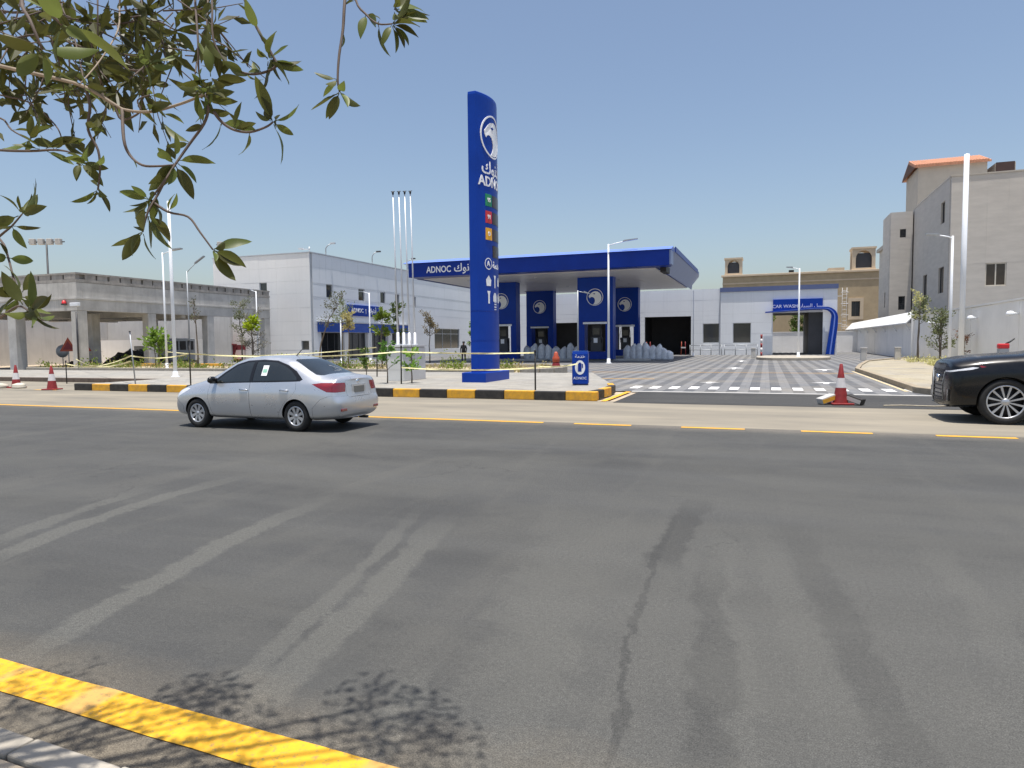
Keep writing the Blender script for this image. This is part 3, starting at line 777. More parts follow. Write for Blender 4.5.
# dispensers standing in the column portals
def dispenser(loc, label):
    t = thing('fuel_dispenser', label, 'fuel pump', loc, 0, 'fuel dispensers in the canopy columns')
    box('cabinet', -.48, .48, -.26, .26, 0.0, 1.25, DGREY, t, 0.03)
    box('pillar', -.40, .40, -.16, .16, 1.252, 2.35, BLACK, t, 0.02)
    box('display', -.30, .30, -.20, -.163, 1.45, 2.0, GLASSG, t)
    box('top_panel', -.46, .46, -.2, .2, 2.353, 2.55, STEEL, t, 0.02)
    box('card_panel', -.20, .14, -.30, -.263, 0.75, 1.15, LETTER, t)
    for s in (-1, 1):
        MB().tube([(s * .42, -.2, 2.3), (s * .56, -.3, 1.5), (s * .5, -.34, 0.7), (s * .46, -.30, 1.0)], 0.02, 6).build('hose', BLACK, t)
        box('nozzle', s * .46 - .04, s * .46 + .04, -.36, -.27, 1.0, 1.22, BLACK, t)
    return t
for (x0, x1, y), lb in zip(cols, ('front left', 'rear left', 'front right', 'rear right')):
    dispenser(((x0 + x1) / 2, y + .62, 0.81), 'dark fuel dispenser inside the %s canopy column' % lb)
# shrink-wrapped bundles under the canopy
def lump(w_, d_, h_, seed):
    random.seed(seed); mb = MB(); n, m = 14, 8; vs = []
    for j in range(m + 1):
        t = j / m
        sc_ = (1.0 if t < .6 else math.sqrt(max(0.0, 1 - ((t - .6) / .4) ** 2.4)) * .55 + .45) * (1 + .03 * math.sin(9 * t + seed))
        for k in range(n):
            a = 2 * math.pi * k / n; ca, sa = math.cos(a), math.sin(a)
            r_ = 1 / max(abs(ca) ** 3 + abs(sa) ** 3, 1e-6) ** (1 / 3)
            r_ *= sc_ * (rnd(.95, 1.03) + .07 * math.cos(6 * a + seed))
            vs.append((w_ / 2 * r_ * ca, d_ / 2 * r_ * sa, h_ * t * (rnd(.985, 1.015) + (.10 * math.sin(a + seed * 1.7) if t > .4 else 0))))
    fs = [(j * n + k, j * n + (k + 1) % n, (j + 1) * n + (k + 1) % n, (j + 1) * n + k) for j in range(m) for k in range(n)]
    fs += [[m * n + k for k in range(n)], [k for k in range(n)][::-1]]
    return mb.add(vs, fs, 0, True)
random.seed(3)
wrx = [-21.0, -20.35, -19.6, -18.9, -18.2, -17.5, -16.8, -16.1, -11.7, -11.15, -10.6, -10.0, -9.45, -8.9, -8.4, -7.95]
for i, x in enumerate(wrx):
    g_ = 'left' if x < -15 else 'right'
    o = lump(.66, .70, rnd(1.15, 1.5) if i < 14 else rnd(.7, 1.0), 40 + i).build('wrapped_bundle', WRAP, None)
    o.location = (x, 61.0 if x > -15 else 60.4, 0.01); o.rotation_euler = (0, 0, rnd(-.3, .3))
    od = ('first', 'second', 'third', 'fourth', 'fifth', 'sixth', 'seventh', 'eighth')[i % 8]
    tag(o, '%s from the left of the white plastic-wrapped bundles beside the front %s canopy column' % (od, g_), 'bundle', 'wrapped bundles by the %s column' % g_)
# ------------------------------------------------------------------ unfinished concrete building on the left
CU, CV = -44.8, 33.86
cf = aroot('concrete_building', 'unfinished grey concrete frame building with open bays on the left', 'building', (-55, 43, 0))
box('front_beam', -76, CU, CV, CV + .45, 4.2, 6.16, CONC, cf, 0.02)
box('side_beam', CU - .45, CU - .002, CV + .452, 53.5, 4.2, 6.158, CONC, cf, 0.02)
box('front_ledge', -76, CU + .06, CV - .06, CV - .002, 5.0, 5.11, CONC, cf)
box('side_ledge', CU + .002, CU + .06, CV, 53.5, 5.0, 5.11, CONC, cf)
box('roof_slab', -61, CU - .46, CV + .46, 48.4, 4.42, 4.7, CONC, cf)
for v in (40.0, 43.5, 46.0): box('inner_beam', -61, CU - .46, v - .2, v + .2, 3.95, 4.41, CONC, cf)
for u in (-51.6, -58.8): box('inner_beam', u - .2, u + .2, CV + .46, 48.4, 3.96, 4.415, CONC, cf)
# parapet of single blocks with open pockets between them
random.seed(21)
bf = MB().box(-0.545, 0.545, 0, .3, 0, .325).mesh('parapet_block', CONCB); bs = MB().box(0, .3, -0.40, 0.40, 0, .325).mesh('parapet_block', CONCB)
box('parapet_base', -76, CU + .03, CV + .0, CV + .34, 6.17, 6.38, CONCB, cf); box('parapet_base', CU - .34, CU + .03, CV + .342, 53.5, 6.17, 6.38, CONCB, cf)
box('parapet_core', -76, CU - .20, CV + .22, CV + .33, 6.39, 6.71, CONCB, cf); box('parapet_core', CU - .33, CU - .22, CV + .332, 53.5, 6.39, 6.71, CONCB, cf)
for k in range(24):
    o = obj('parapet_block', bf, cf); o.location = Vector((CU - .58 - k * 1.26, CV + .01 + rnd(-.02, .02), 6.385)) - cf.location
for k in range(20):
    o = obj('parapet_block', bs, cf); o.location = Vector((CU - .29 + rnd(-.02, .02), CV + 1.1 + k * .95, 6.385)) - cf.location
box('parapet_cap', -76, CU + .04, CV - .02, CV + .34, 6.715, 6.84, CONCB, cf); box('parapet_cap', CU - .34, CU + .04, CV + .342, 53.5, 6.715, 6.84, CONCB, cf)
for (x0, x1, y0, y1) in [(-45.45, CU, CV, CV + .75), (-52.0, -51.15, CV, CV + .75), (-58.8, -58.0, CV, CV + .75), (CU - .65, CU, 39.65, 40.4), (CU - .65, CU, 45.6, 46.35), (CU - .65, CU, 52.7, 53.49),
                         (CU - 4.4, CU - 3.7, 43.2, 43.9), (CU - 4.4, CU - 3.7, 37.8, 38.5)]:
    box('column', x0 + .01, x1 - .01, y0 + .01, y1 - .01, -.02, 4.19, CONC, cf, 0.02)
MB().tube([(-44.76, CV - .10, 0), (-44.76, CV - .10, 4.1)], 0.06, 8).build('drain_pipe', DGREY, cf)
PLAST = M('old_plaster', (0.56, 0.545, 0.52), 0.85, var=0.1, vs=0.4, streak=0.35)
b = MB(); b.box(-76, CU - 4.6, 53.22, 53.5, 0, 4.6); b.box(-66.3, -66.0, CV + 4.5, 53.2, 0, 4.6)
b.build('rear_wall', PLAST, cf)
box('low_wall', -65.9, -49.6, 50.9, 51.1, 0, 2.3, WALLW, cf)
# things standing in the open bays
def warn_sign(loc, rz, lab, round_=False):
    t = thing('stored_road_sign', lab, 'road sign', loc, rz)
    MB().tube([(0, 0, 0), (0, 0, 1.9)], 0.03, 6).build('post', GALV, t)
    b = MB()
    if round_: b.lathe([(0.0, -.045), (.48, -.045), (.48, -.02), (0, -.02)], (0, 0, 1.35), 20, 'y'); b.build('sign_plate', GALV, t)
    else:
        b.prism([(-.62, 1.35), (.62, 1.35), (0, 2.4)], -.05, -.025, 'y'); pl_ = b.build('sign_plate', ORANGE, t)
        MB().prism([(-.38, 1.48), (.38, 1.48), (0, 2.12)], -.06, -.052, 'y').build('sign_face', RED, pl_)
    box('foot', -.3, .3, -.2, .2, 0, .08, BLACK, t)
warn_sign((-49.0, 36.2, 0), .4, 'leftmost orange triangular warning sign stored in the concrete building')
warn_sign((-47.9, 36.5, 0), .5, 'orange triangular warning sign stored nearest the corner column')
warn_sign((-50.6, 36.9, 0), .4, 'grey round road sign plate stored in the concrete building', True)
def heap(name, loc, w_, d_, h_, mat, lab, cat, seed):
    random.seed(seed); n, m = 22, 9; mb = MB(); vs = []
    for j in range(m + 1):
        for i in range(n + 1):
            x, y = i / n * 2 - 1, j / m * 2 - 1
            z = max(0, (1 - x * x) ** .6 * (1 - y * y) ** .7) * h_ * rnd(.6, 1.1)
            vs.append((x * w_ / 2, y * d_ / 2, z))
    mb.add(vs, [(j * (n + 1) + i, j * (n + 1) + i + 1, (j + 1) * (n + 1) + i + 1, (j + 1) * (n + 1) + i) for j in range(m) for i in range(n)])
    o = mb.build(name, mat); o.location = loc; return tag(o, lab, cat)
heap('tarp_heap', (-48.3, 41.6, 0), 6.0, 3.0, 1.5, BLACK, 'long heap under black sheeting inside the concrete building', 'heap', 1)
heap('debris_heap', (-49.2, 37.4, 0), 3.9, 1.6, 0.7, M('debris', (0.05, 0.035, 0.03), 0.9), 'low dark heap of debris behind the stored road signs', 'heap', 2)
t = aroot('red_skip', 'dull red steel skip inside the concrete building', 'skip', (-51.6, 55, 0))
b = MB(); b.prism([(-55.2, 1.7), (-48.9, 1.7), (-49.5, 0.15), (-54.6, 0.15)], 53.4, 53.55, 'y'); b.prism([(-55.2, 1.7), (-48.9, 1.7), (-49.5, 0.15), (-54.6, 0.15)], 55.3, 55.45, 'y')
b.box(-54.6, -49.5, 53.55, 55.3, .15, .3); b.box(-55.2, -55.1, 53.55, 55.3, 1.2, 1.7); b.box(-49.1, -48.95, 53.55, 55.3, 1.2, 1.7); b.build('body', RED, t)
for x in (-54, -52.7, -51.4, -50.1): box('rib', x - .06, x + .06, 53.3, 53.395, .3, 1.6, RED, t)
box('rim', -55.25, -48.85, 53.28, 53.4, 1.705, 1.80, RED, t)
# cream van-like generator on the slab
t = aroot('stacked_slabs', 'pale stack of stone slabs on the black heap edge', 'stack', (-55, 49, 0))
for k in range(4): box('slab', -56.8 + rnd(0, .2), -52.6 + rnd(0, .2), 48.4, 50, .9 + k * .2, 1.08 + k * .2, CONCL, t)
box('pallet', -56.5, -52.7, 48.5, 49.9, 0, .88, DGREY, t)
t = aroot('site_generator', 'grey generator cabinet with dark vents under the concrete building', 'generator', (-51, 47.8, 0))
box('cabinet', -52.3, -49.9, 46.3, 49.2, .35, 2.35, GALV, t, .05); box('skid', -52.4, -49.8, 46.25, 49.25, .1, .34, DGREY, t)
for k in range(3): box('vent', -49.89, -49.86, 46.55 + k * .88, 47.2 + k * .88, 1.3, 2.1, BLACK, t)
# security lamp and camera at the corner
t = thing('security_camera', 'white security camera on the corner of the concrete building', 'camera', (-44.6, 33.78, 4.5))
MB().tube([(0, 0, 0), (0, -.25, .05)], .04, 6).build('bracket', PWHITE, t); box('housing', -.15, .6, -.5, -.26, -.04, .2, PWHITE, t, .03)
t = thing('warning_beacon', 'small red beacon under the corner beam of the concrete building', 'beacon', (-45.9, 33.76, 4.62))
box('mount', -.2, .2, -.1, .04, -.02, .08, DGREY, t); MB().lathe([(.0, .3), (.1, .28), (.15, .1), (.15, .081)], (0, -.02, 0), 10).build('lens', REDB, t)

# ------------------------------------------------------------------ tan villa behind the station
vt = aroot('tan_villa', 'tan stone villa with two arched roof turrets behind the car wash', 'villa', (5, 112, 0))
wn_ = (11.2, 12.25, 4.8, 6.9); wd2 = (13.4, 14.1, 2.8, 3.8)
facade(vt, 'x', 107.0, -1, -6.2, 16.8, 0, 11.0, [wn_, wd2], 60, 60, TAN, TAN, joint=0.002, thick=.03, name='stone_facing')
b = MB(); b.box(-6.2, -5.8, 107.31, 122, 0, 11); b.box(16.4, 16.8, 107.31, 122, 0, 11); b.box(-5.79, 16.39, 121.6, 122, 0, 11); b.build('side_wall', TAN, vt)
box('roof', -5.7, 16.3, 107.32, 121.5, 10.3, 10.6, CONCL, vt)
box('cornice', -6.4, 17.0, 106.75, 107.5, 11.005, 11.30, TANL, vt, .03); box('string_course', -6.25, 16.85, 106.9, 106.968, 9.9, 10.1, TANL, vt)
window(vt, 'x', 107.0, -1, *wn_, glass=GLASSG, frame=DGREY, mull=2)
window(vt, 'x', 107.0, -1, *wd2, glass=GLASSG, frame=DGREY)
s_ = MB(); s_.box(10.75, 11.18, 106.86, 106.968, 4.35, 7.4); s_.box(12.27, 12.7, 106.86, 106.968, 4.35, 7.4); s_.box(11.182, 12.268, 106.86, 106.968, 6.92, 7.4); s_.box(11.182, 12.268, 106.86, 106.968, 4.35, 4.78)
s_.build('window_surround', TANL, vt)
def turret(x0, x1, z0, z1, y):
    # square turret, open arch on every side
    cx = (x0 + x1) / 2; w2 = (x1 - x0) / 2; aw = w2 * .70; zs = z0 + (z1 - z0) * .48
    t_ = MB()
    poly = [(x0, z0), (cx - aw, z0), (cx - aw, zs)] + [(cx - aw * math.cos(a), zs + aw * 1.15 * math.sin(a)) for a in [math.pi * k / 10 for k in range(1, 10)]] + [(cx + aw, zs), (cx + aw, z0), (x1, z0), (x1, z1), (x0, z1)]
    t_.prism(poly, y, y + .3, 'y'); t_.prism(poly, y + 2 * w2 - .3, y + 2 * w2, 'y')
    py = [(y + w2 + (q[0] - cx) * .86, q[1]) for q in poly]
    t_.prism(py, x0 + .002, x0 + .3, 'x'); t_.prism(py, x1 - .3, x1 - .002, 'x')
    o = t_.build('turret', TANL, vt)
    box('turret_roof', x0 - .12, x1 + .12, y - .12, y + 2 * w2 + .12, z1 + .003, z1 + .25, TANL, o)
    box('turret_base', x0 - .05, x1 + .05, y - .05, y + 2 * w2 + .05, z0 - .25, z0 - .002, TANL, o)
    box('turret_screen', cx - aw, cx + aw, y + .35, y + .4, z0 + .05, zs + aw * .8, DGREY, o)
turret(-5.9, -3.5, 11.56, 13.6, 107.1); turret(11.2, 14.1, 11.56, 14.2, 107.1)
box('roof_tank', 3.0, 3.7, 109, 110, 10.61, 11.85, BLACK, vt); box('roof_box', 8.3, 10.4, 109, 112, 10.61, 11.9, TANL, vt)
# small roof of a far beige house behind the rear building
fv = aroot('far_beige_house', 'distant beige house roof showing above the white rear building', 'house', (-11.8, 112, 0))
box('wall', -14.2, -9.4, 108, 116, 0, 9.0, TANL, fv); box('roof', -14.4, -9.2, 107.8, 116.2, 9.003, 9.3, TAN, fv)
for x in (-13.2, -11.1): box('window', x, x + 1.1, 107.95, 107.995, 8.1, 8.75, DGREY, fv)

# ------------------------------------------------------------------ grey villas on the right
vg = aroot('grey_stone_villa', 'tall pale grey stone villa with tiled roof block behind the compound wall', 'villa', (22, 74, 0))
gu, gv, gz = 14.0, 65.3, 14.75
wv = (16.5, 17.95, 5.8, 7.65); wvb = (23.0, 24.6, 5.8, 7.65); wvc = (23.0, 24.6, 10.2, 12.2)
facade(vg, 'x', gv, -1, gu, 31.0, 0, gz, [wv, wvb, wvc], 80, 80, VILLA, VILLA, joint=.002, thick=.03, name='stone_facing')
wl_ = [(67.2, 68.6, 11.4, 13.2), (73.4, 75.2, 5.5, 7.6), (67.0, 68.9, 5.5, 7.7)]
facade(vg, 'y', gu, -1, gv + .32, 80.0, 0, gz, wl_, 80, 80, VILLA, VILLA, joint=.002, thick=.03, name='stone_facing')
for h in (wv, wvb, wvc): window(vg, 'x', gv, -1, *h, frame=FRAMEW, glass=M('brown_glass', (0.06, 0.045, 0.035), .1, var=.2), mull=2, fw=.09, depth=.08)
for h in wl_: window(vg, 'y', gu, -1, *h, frame=DGREY, glass=GLASSD, depth=.15)
b = MB(); b.box(gu + .02, gu + .3, 80.02, 90, 0, gz); b.box(gu + .31, 31, 89.7, 90, 0, gz); b.box(30.7, 30.98, gv + .32, 89.69, 0, gz); b.build('rear_wall', VILLA, vg)
box('roof', gu + .31, 30.6, gv + .33, 89.6, 13.6, 13.9, CONCL, vg)
box('parapet_cap', gu - .06, 31.05, gv - .08, gv + .3, gz + .003, gz + .12, VILLAC, vg); box('parapet_cap', gu - .06, gu + .3, gv + .302, 80, gz + .003, gz + .12, VILLA, vg)
# curved sweep of the side parapet
b = MB(); pts = [(65.4, gz + .13), (67.5, gz + .13), (69.5, gz + .12), (72, gz + .06), (74.5, gz + .03), (74.5, gz + .02), (65.4, gz + .02)]
box('penthouse_wall', 14.25, 20.2, 80.3, 86.5, 13.91, 18.95, VILLAC, vg)
ro = MB(); ro.prism([(79.9, 19.05), (83.4, 20.25), (86.9, 19.05), (86.9, 18.85), (83.4, 20.03), (79.9, 18.85)], 13.9, 20.45, 'x'); rf = ro.build('roof_deck', TILE, vg)
# pan tiles in rows
tm = MB(); tm.tube([(0, 0, 0), (0, .62, .213)], .10, 6); tme = tm.mesh('roof_tile', TILE)
for i in range(26):
    for k in range(6):
        o = obj('roof_tile', tme, rf); o.location = Vector((14.0 + i * .247, 79.88 + k * .585, 19.07 + k * .2006))
for x in (13.92,): MB().prism([(79.9, 18.85), (83.4, 20.03), (86.9, 18.85)], x - .06, x - .003, 'x').build('gable', M('brown_gable', (.10, .05, .035), .8), vg)
box('roof_room', 20.9, 22.6, 80.5, 84, 13.91, 18.75, VILLAC, vg); box('roof_louvre', 20.95, 22.5, 80.38, 80.49, 17.7, 18.8, M('brown_louvre', (.05, .025, .02), .6), vg)
v2 = aroot('narrow_grey_villa', 'narrow grey villa block with two small windows behind the white wall', 'villa', (13, 88, 0))
wa = (12.75, 13.3, 12.0, 12.85); wb = (12.75, 13.35, 4.6, 6.0)
facade(v2, 'x', 80.3, -1, 11.9, 13.90, 0, 14.6, [wa, wb], 80, 80, VILLA, VILLA, joint=.002, thick=.03, name='stone_facing')
for h in (wa, wb): window(v2, 'x', 80.3, -1, *h, fw=.05)
facade(v2, 'y', 11.9, -1, 80.62, 85, 0, 14.6, [(82.5, 83.3, 5, 6.6)], 80, 80, VILLA, VILLA, joint=.002, thick=.03, name='stone_facing')
for h in ((82.5, 83.3, 5, 6.6),): window(v2, 'y', 11.9, -1, *h)
box('roof', 12.21, 13.88, 80.62, 84.7, 14.2, 14.5, CONCL, v2); box('rear_wall', 12.21, 13.88, 84.72, 85, 0, 14.19, VILLA, v2)
box('low_wing', 12.25, 16, 85.02, 90, 0, 11.6, VILLA, v2); box('wing_cornice', 11.95, 16.2, 84.9, 90.2, 11.603, 11.95, VILLAC, v2)

# compound wall with lamps, and the shade roof along its far part
cwall = aroot('compound_wall', 'long white compound wall with round lamps along the right side', 'wall', (11.2, 42, 0))
for k in range(11):
    y0 = 18 + k * 4.0; box('wall_panel', 11.0 + (.0 if k % 2 else .012), 11.25, y0 + .004, y0 + 3.996, 0, 3.38 + .006 * (k % 3), WALLW, cwall)
box('wall_cap', 10.95, 11.3, 18, 62, 3.40, 3.50, WALLW, cwall)
for i, (v, z) in enumerate([(38.0, 2.75), (44.6, 2.75), (54.5, 2.7)]):
    t = thing('wall_lamp', 'round white bulkhead lamp on the compound wall, %s along it' % ('nearest', 'second', 'farthest')[i], 'lamp', (10.99, v, z))
    MB().tube([(0, 0, 0), (-.16, 0, .05), (-.28, 0, .02)], .035, 6).build('bracket', PWHITE, t)
    MB().lathe([(0, .16), (.12, .14), (.19, .02), (.17, -.06), (0, -.07)], (-.34, 0, 0), 12).build('lamp_shade', PWHITE, t)
w2 = aroot('shaded_wall', 'far white wall with sloping white shade roof along its top', 'wall', (10.8, 90, 0))
for k in range(13):
    y0 = 62.1 + k * 4.0; box('wall_panel', 10.9 + (.0 if k % 2 else .012), 11.15, y0 + .004, y0 + 3.996, 0, 2.9, WALLW, w2)
MB().prism([(9.9, 2.78), (9.9, 2.86), (11.2, 4.02), (11.2, 3.90)], 62.2, 113, 'x') if False else None
b = MB(); b.add([(10.45, 62.2, 2.92), (11.3, 62.2, 3.85), (11.3, 113, 3.85), (10.45, 113, 2.92), (10.45, 62.2, 2.82), (11.3, 62.2, 3.75), (11.3, 113, 3.75), (10.45, 113, 2.82)], [(0, 1, 2, 3), (4, 7, 6, 5), (0, 3, 7, 4), (1, 5, 6, 2), (0, 4, 5, 1), (3, 2, 6, 7)])
b.build('shade_roof', WPAINT, w2)
for k in range(9): MB().tube([(10.88, 63 + k * 6, 2.3), (10.55, 63 + k * 6, 2.85)], .04, 6).build('roof_strut', PWHITE, w2)
box('end_post', 10.8, 11.3, 61.9, 62.09, 0, 3.9, WALLW, w2)
ww = aroot('rear_boundary_wall', 'white boundary wall seen through the car wash opening', 'wall', (0, 97, 0))
for k in range(12): box('wall_panel', -25 + k * 3 + .004, -22 + k * 3 - .004, 97, 97.25, 0, 2.55 + .006 * (k % 2), WALLW, ww)
box('wall_cap', -25, 11, 96.95, 97.3, 2.57, 2.66, WALLW, ww)

# ------------------------------------------------------------------ price totem
TU, TV, TA, TB, TE, TZ = -10.1, 24.15, 1.05, 0.42, 0.14, 0.225
def tou(v, off=0.0): s_ = max(-.999, min(.999, (v - TV) / TA)); return TU + TE + (TB - TE) * (1 - s_ * s_) + off
tt = aroot('price_totem', 'tall curved blue fuel price totem with falcon emblem on the sidewalk', 'sign', (TU, TV, TZ))
box('base', TU - .46, TU + .50, TV - 1.22, TV + 1.25, TZ - .02, TZ + .36, BLUE, tt, .02)
prof = []
S = [-1 + 2 * k / 22 for k in range(23)]
prof = [(TU + TE + (TB - TE) * (1 - s_ * s_), TV + TA * s_) for s_ in S] + [(TU - TE - (TB - TE) * (1 - s_ * s_), TV + TA * s_) for s_ in reversed(S)]
def totem_seg(z0, z1, name, mat, sh=1.0, smooth=True, top=False):
    pr = [(TU + (x - TU) * sh, TV + (y - TV) * sh) for x, y in prof]
    mb = MB(); n = len(pr); levels = [(z0, 1.0), (z1, 1.0)]
    if top: levels = [(z0, 1.0), (z1 - .12, 1.0), (z1 - .03, .985), (z1, .93)]
    vs = []
    for z, k in levels: vs += [(TU + (x - TU) * k, TV + (y - TV) * k, z) for x, y in pr]
    fs = []
    for l in range(len(levels) - 1):
        for i in range(n): fs.append((l * n + i, l * n + (i + 1) % n, (l + 1) * n + (i + 1) % n, (l + 1) * n + i))
    fs += [list(range(n))[::-1], [(len(levels) - 1) * n + i for i in range(n)]]
    return mb.add(vs, fs, 0, False).build(name, mat, tt)
cuts = [.56, 1.75, 2.85, 10.80]
totem_seg(.5, 10.6, 'core', BLUED, .975)
for a, b_ in zip(cuts, cuts[1:]): totem_seg(a + .012, b_ - .012, 'body_panel', BLUE, top=(b_ == cuts[-1]))
def wrapmesh(o, off):
    me = o.data
    M_ = o.matrix_basis.copy()
    for v in me.vertices:
        w_ = M_ @ v.co
        wy = w_.y + tt.location.y
        v.co = Vector((tou(wy, off + (w_.x)), wy, w_.z + tt.location.z)) - tt.location
    o.location = (0, 0, 0); o.rotation_euler = (0, 0, 0)
    return o
def ttext(s, size, v, z, bold=.006, sx=1.0):
    o = text('lettering', s, size, LETTER, tt, (0, v - TV, z - TZ), SIDE, extrude=.006, bold=bold, sx=sx)
    return wrapmesh(o, .008)
fnT = lambda a, bb, d: (tou(TV - .08 + a * .98, .004 + d), TV - .08 + a * .98, 9.32 + bb)
em = emblem_mb(0.78, 0.02, fnT).build('emblem', LETTER, tt); eye_mb(.78, .026, fnT).build('emblem_eye', BLUED, em)
ttext(AR_BRAND, 0.64, TV - .05, 8.12); ttext('ADNOC', 0.50, TV - .02, 7.62, .010)
def tgrid(name, v0, v1, z0, z1, mat, off=.02, n=6):
    mb = MB(); vs = []
    for i in range(n + 1):
        v = v0 + (v1 - v0) * i / n
        for z in (z0, z1): vs += [(tou(v, off), v, z), (tou(v, -.01), v, z)]
    fs = []
    for i in range(n):
        a = i * 4; c = a + 4
        fs += [(a, a + 2, c + 2, c), (a + 2, a + 3, c + 3, c + 2), (a, c, c + 1, a + 1)]
    fs += [(0, 1, 3, 2), (n * 4, n * 4 + 2, n * 4 + 3, n * 4 + 1)]
    return mb.add(vs, fs).build(name, mat, tt)
for k, (m_, s_) in enumerate([(GREENP, '95'), (REDB, '91'), (AMBER, 'D'), (None, None)]):
    z1 = 7.18 - k * .62
    if m_: tgrid('grade_panel', TV - .62, TV - .24, z1 - .44, z1, m_); ttext(s_, .20, TV - .43, z1 - .22).location.x += .022
    tgrid('price_display', TV - .18, TV + .62, z1 - .44, z1, LED, .015)
# service icons lower down
def ring(v, z, r, name='icon_ring'):
    mb = MB(); n = 20; vs = []
    for k in range(n):
        a = 2 * math.pi * k / n
        for q in (r * .84, r): vs.append((tou(v + q * math.cos(a), .012), v + q * math.cos(a), z + q * math.sin(a)))
    return mb.add(vs, [(2 * k, 2 * k + 1, (2 * k + 3) % (2 * n), (2 * k + 2) % (2 * n)) for k in range(n)]).build(name, LETTER, tt)
ring(TV - .48, 4.62, .22); ttext('A', .26, TV - .48, 4.62); ttext(AR_FUEL, .34, TV + .16, 4.58)
icons = [[(-.16, -.2), (.16, -.2), (.2, .05), (0, .24), (-.2, .05)], [(-.06, -.26), (.06, -.26), (.06, .1), (.12, .26), (-.12, .26), (-.06, .1)], [(-.2, -.16), (.2, -.16), (.2, .06), (.1, .2), (-.1, .2), (-.2, .06)]]
for r_, z in enumerate((3.98, 3.38)):
    for c_, v in enumerate((-.48, -.02, .42)):
        pts = icons[(r_ + c_) % 3]; n = len(pts); mb = MB()
        mb.add([(tou(TV + v + p[0] * .8, .010), TV + v + p[0] * .8, z + p[1] * .9) for p in pts], [list(range(n))]); mb.build('service_icon', LETTER, tt)
tgrid('service_icon', TV + -.08, TV + .12, 2.62 + .3, 2.98 + .3, LETTER, .01)
for k in range(3): tgrid('icon_line', TV - .10, TV + .14, 2.66 + .3 + k * .1, 2.70 + .3 + k * .1, BLUED, .014, 3)

# ------------------------------------------------------------------ flag plinth, flagpoles
pb = aroot('flag_plinth', 'white stone-clad plinth carrying four flagpoles', 'plinth', (-13.5, 24.6, .225))
MARB = M('white_marble', (0.66, 0.66, 0.65), 0.4, var=.05, vs=2)
box('core', -13.83, -13.17, 23.22, 24.98, .20, 1.55, CONCL, pb)
for k in range(3):
    for j in range(3):
        y0 = 23.2 + k * .6; z0 = .23 + j * .43
        box('stone_slab', -13.165, -13.14, y0 + .005, y0 + .595, z0 + .004, z0 + .426, MARB, pb)
for j in range(3):
    z0 = .23 + j * .43; box('stone_slab', -13.84, -13.16, 23.185, 23.215, z0 + .004, z0 + .426, MARB, pb); box('stone_slab', -13.86, -13.832, 23.2, 25, z0 + .004, z0 + .426, MARB, pb)
box('top_slab', -13.90, -13.10, 23.14, 25.06, 1.555, 1.62, MARB, pb)
for k in range(4):
    v = 23.42 + k * .46
    t = thing('flagpole', 'slim white flagpole without flag on the plinth, %s from the street' % ('first', 'second', 'third', 'fourth')[k], 'flagpole', (-13.5, v, 1.62), 0, 'four flagpoles on the white plinth')
    h = 5.8 + .10 * k
    MB().tube([(0, 0, 0.1), (-.09, 0, h)], [.036, .022], 10).build('pole', STEEL, t)
    MB().lathe([(.11, 0), (.11, .03), (.07, .06), (.06, .5), (.0, .5)], (0, 0, 0), 12).build('base_collar', STEEL, t)
    MB().lathe([(.0, .14), (.03, .13), (.045, .09), (.035, .04), (.024, 0)], (-.09, 0, h), 10).build('finial', BLACK, t)
    MB().tube([(-.17, 0, h + .13), (-.01, 0, h + .13)], .014, 6).build('truck', BLACK, t)

# ------------------------------------------------------------------ blue drum sign by the driveway corner
t = thing('blue_sign_box', 'blue upright sign box with white pump symbol at the driveway corner', 'sign', (-5.86, 22.3, .225), R(10))
box('cabinet', -.27, .27, -.22, .22, 0.03, 1.12, BLUE, t, .05); box('foot', -.24, .24, -.19, .19, -.01, .028, DGREY, t); box('top', -.255, .255, -.205, .205, 1.121, 1.15, BLUEG, t, .01)
fnB = lambda a, bb, d: (a, -.222 - d, .62 + bb)
b = MB(); n = 24
vs = [(.20 * .85 * math.cos(2 * math.pi * k / n), -.226, .60 + .24 * math.sin(2 * math.pi * k / n)) for k in range(n)]
dsk = b.add(vs, [list(range(n))]).build('symbol_disc', LETTER, t)
MB().add([(-.07, -.230, .46), (.05, -.230, .46), (.05, -.230, .72), (.0, -.230, .78), (-.07, -.230, .72)], [(0, 1, 2, 3, 4)]).build('pump_symbol', BLUED, dsk)
MB().add([(.06, -.230, .56), (.10, -.230, .60), (.10, -.230, .70), (.06, -.230, .74)], [(0, 1, 2, 3)]).build('nozzle_symbol', BLUED, dsk)
text('lettering', AR_FUEL, .16, LETTER, t, (0, -.226, .97), FRONT, extrude=.002); text('lettering', 'ADNOC', .12, LETTER, t, (0, -.226, .24), FRONT, extrude=.002)

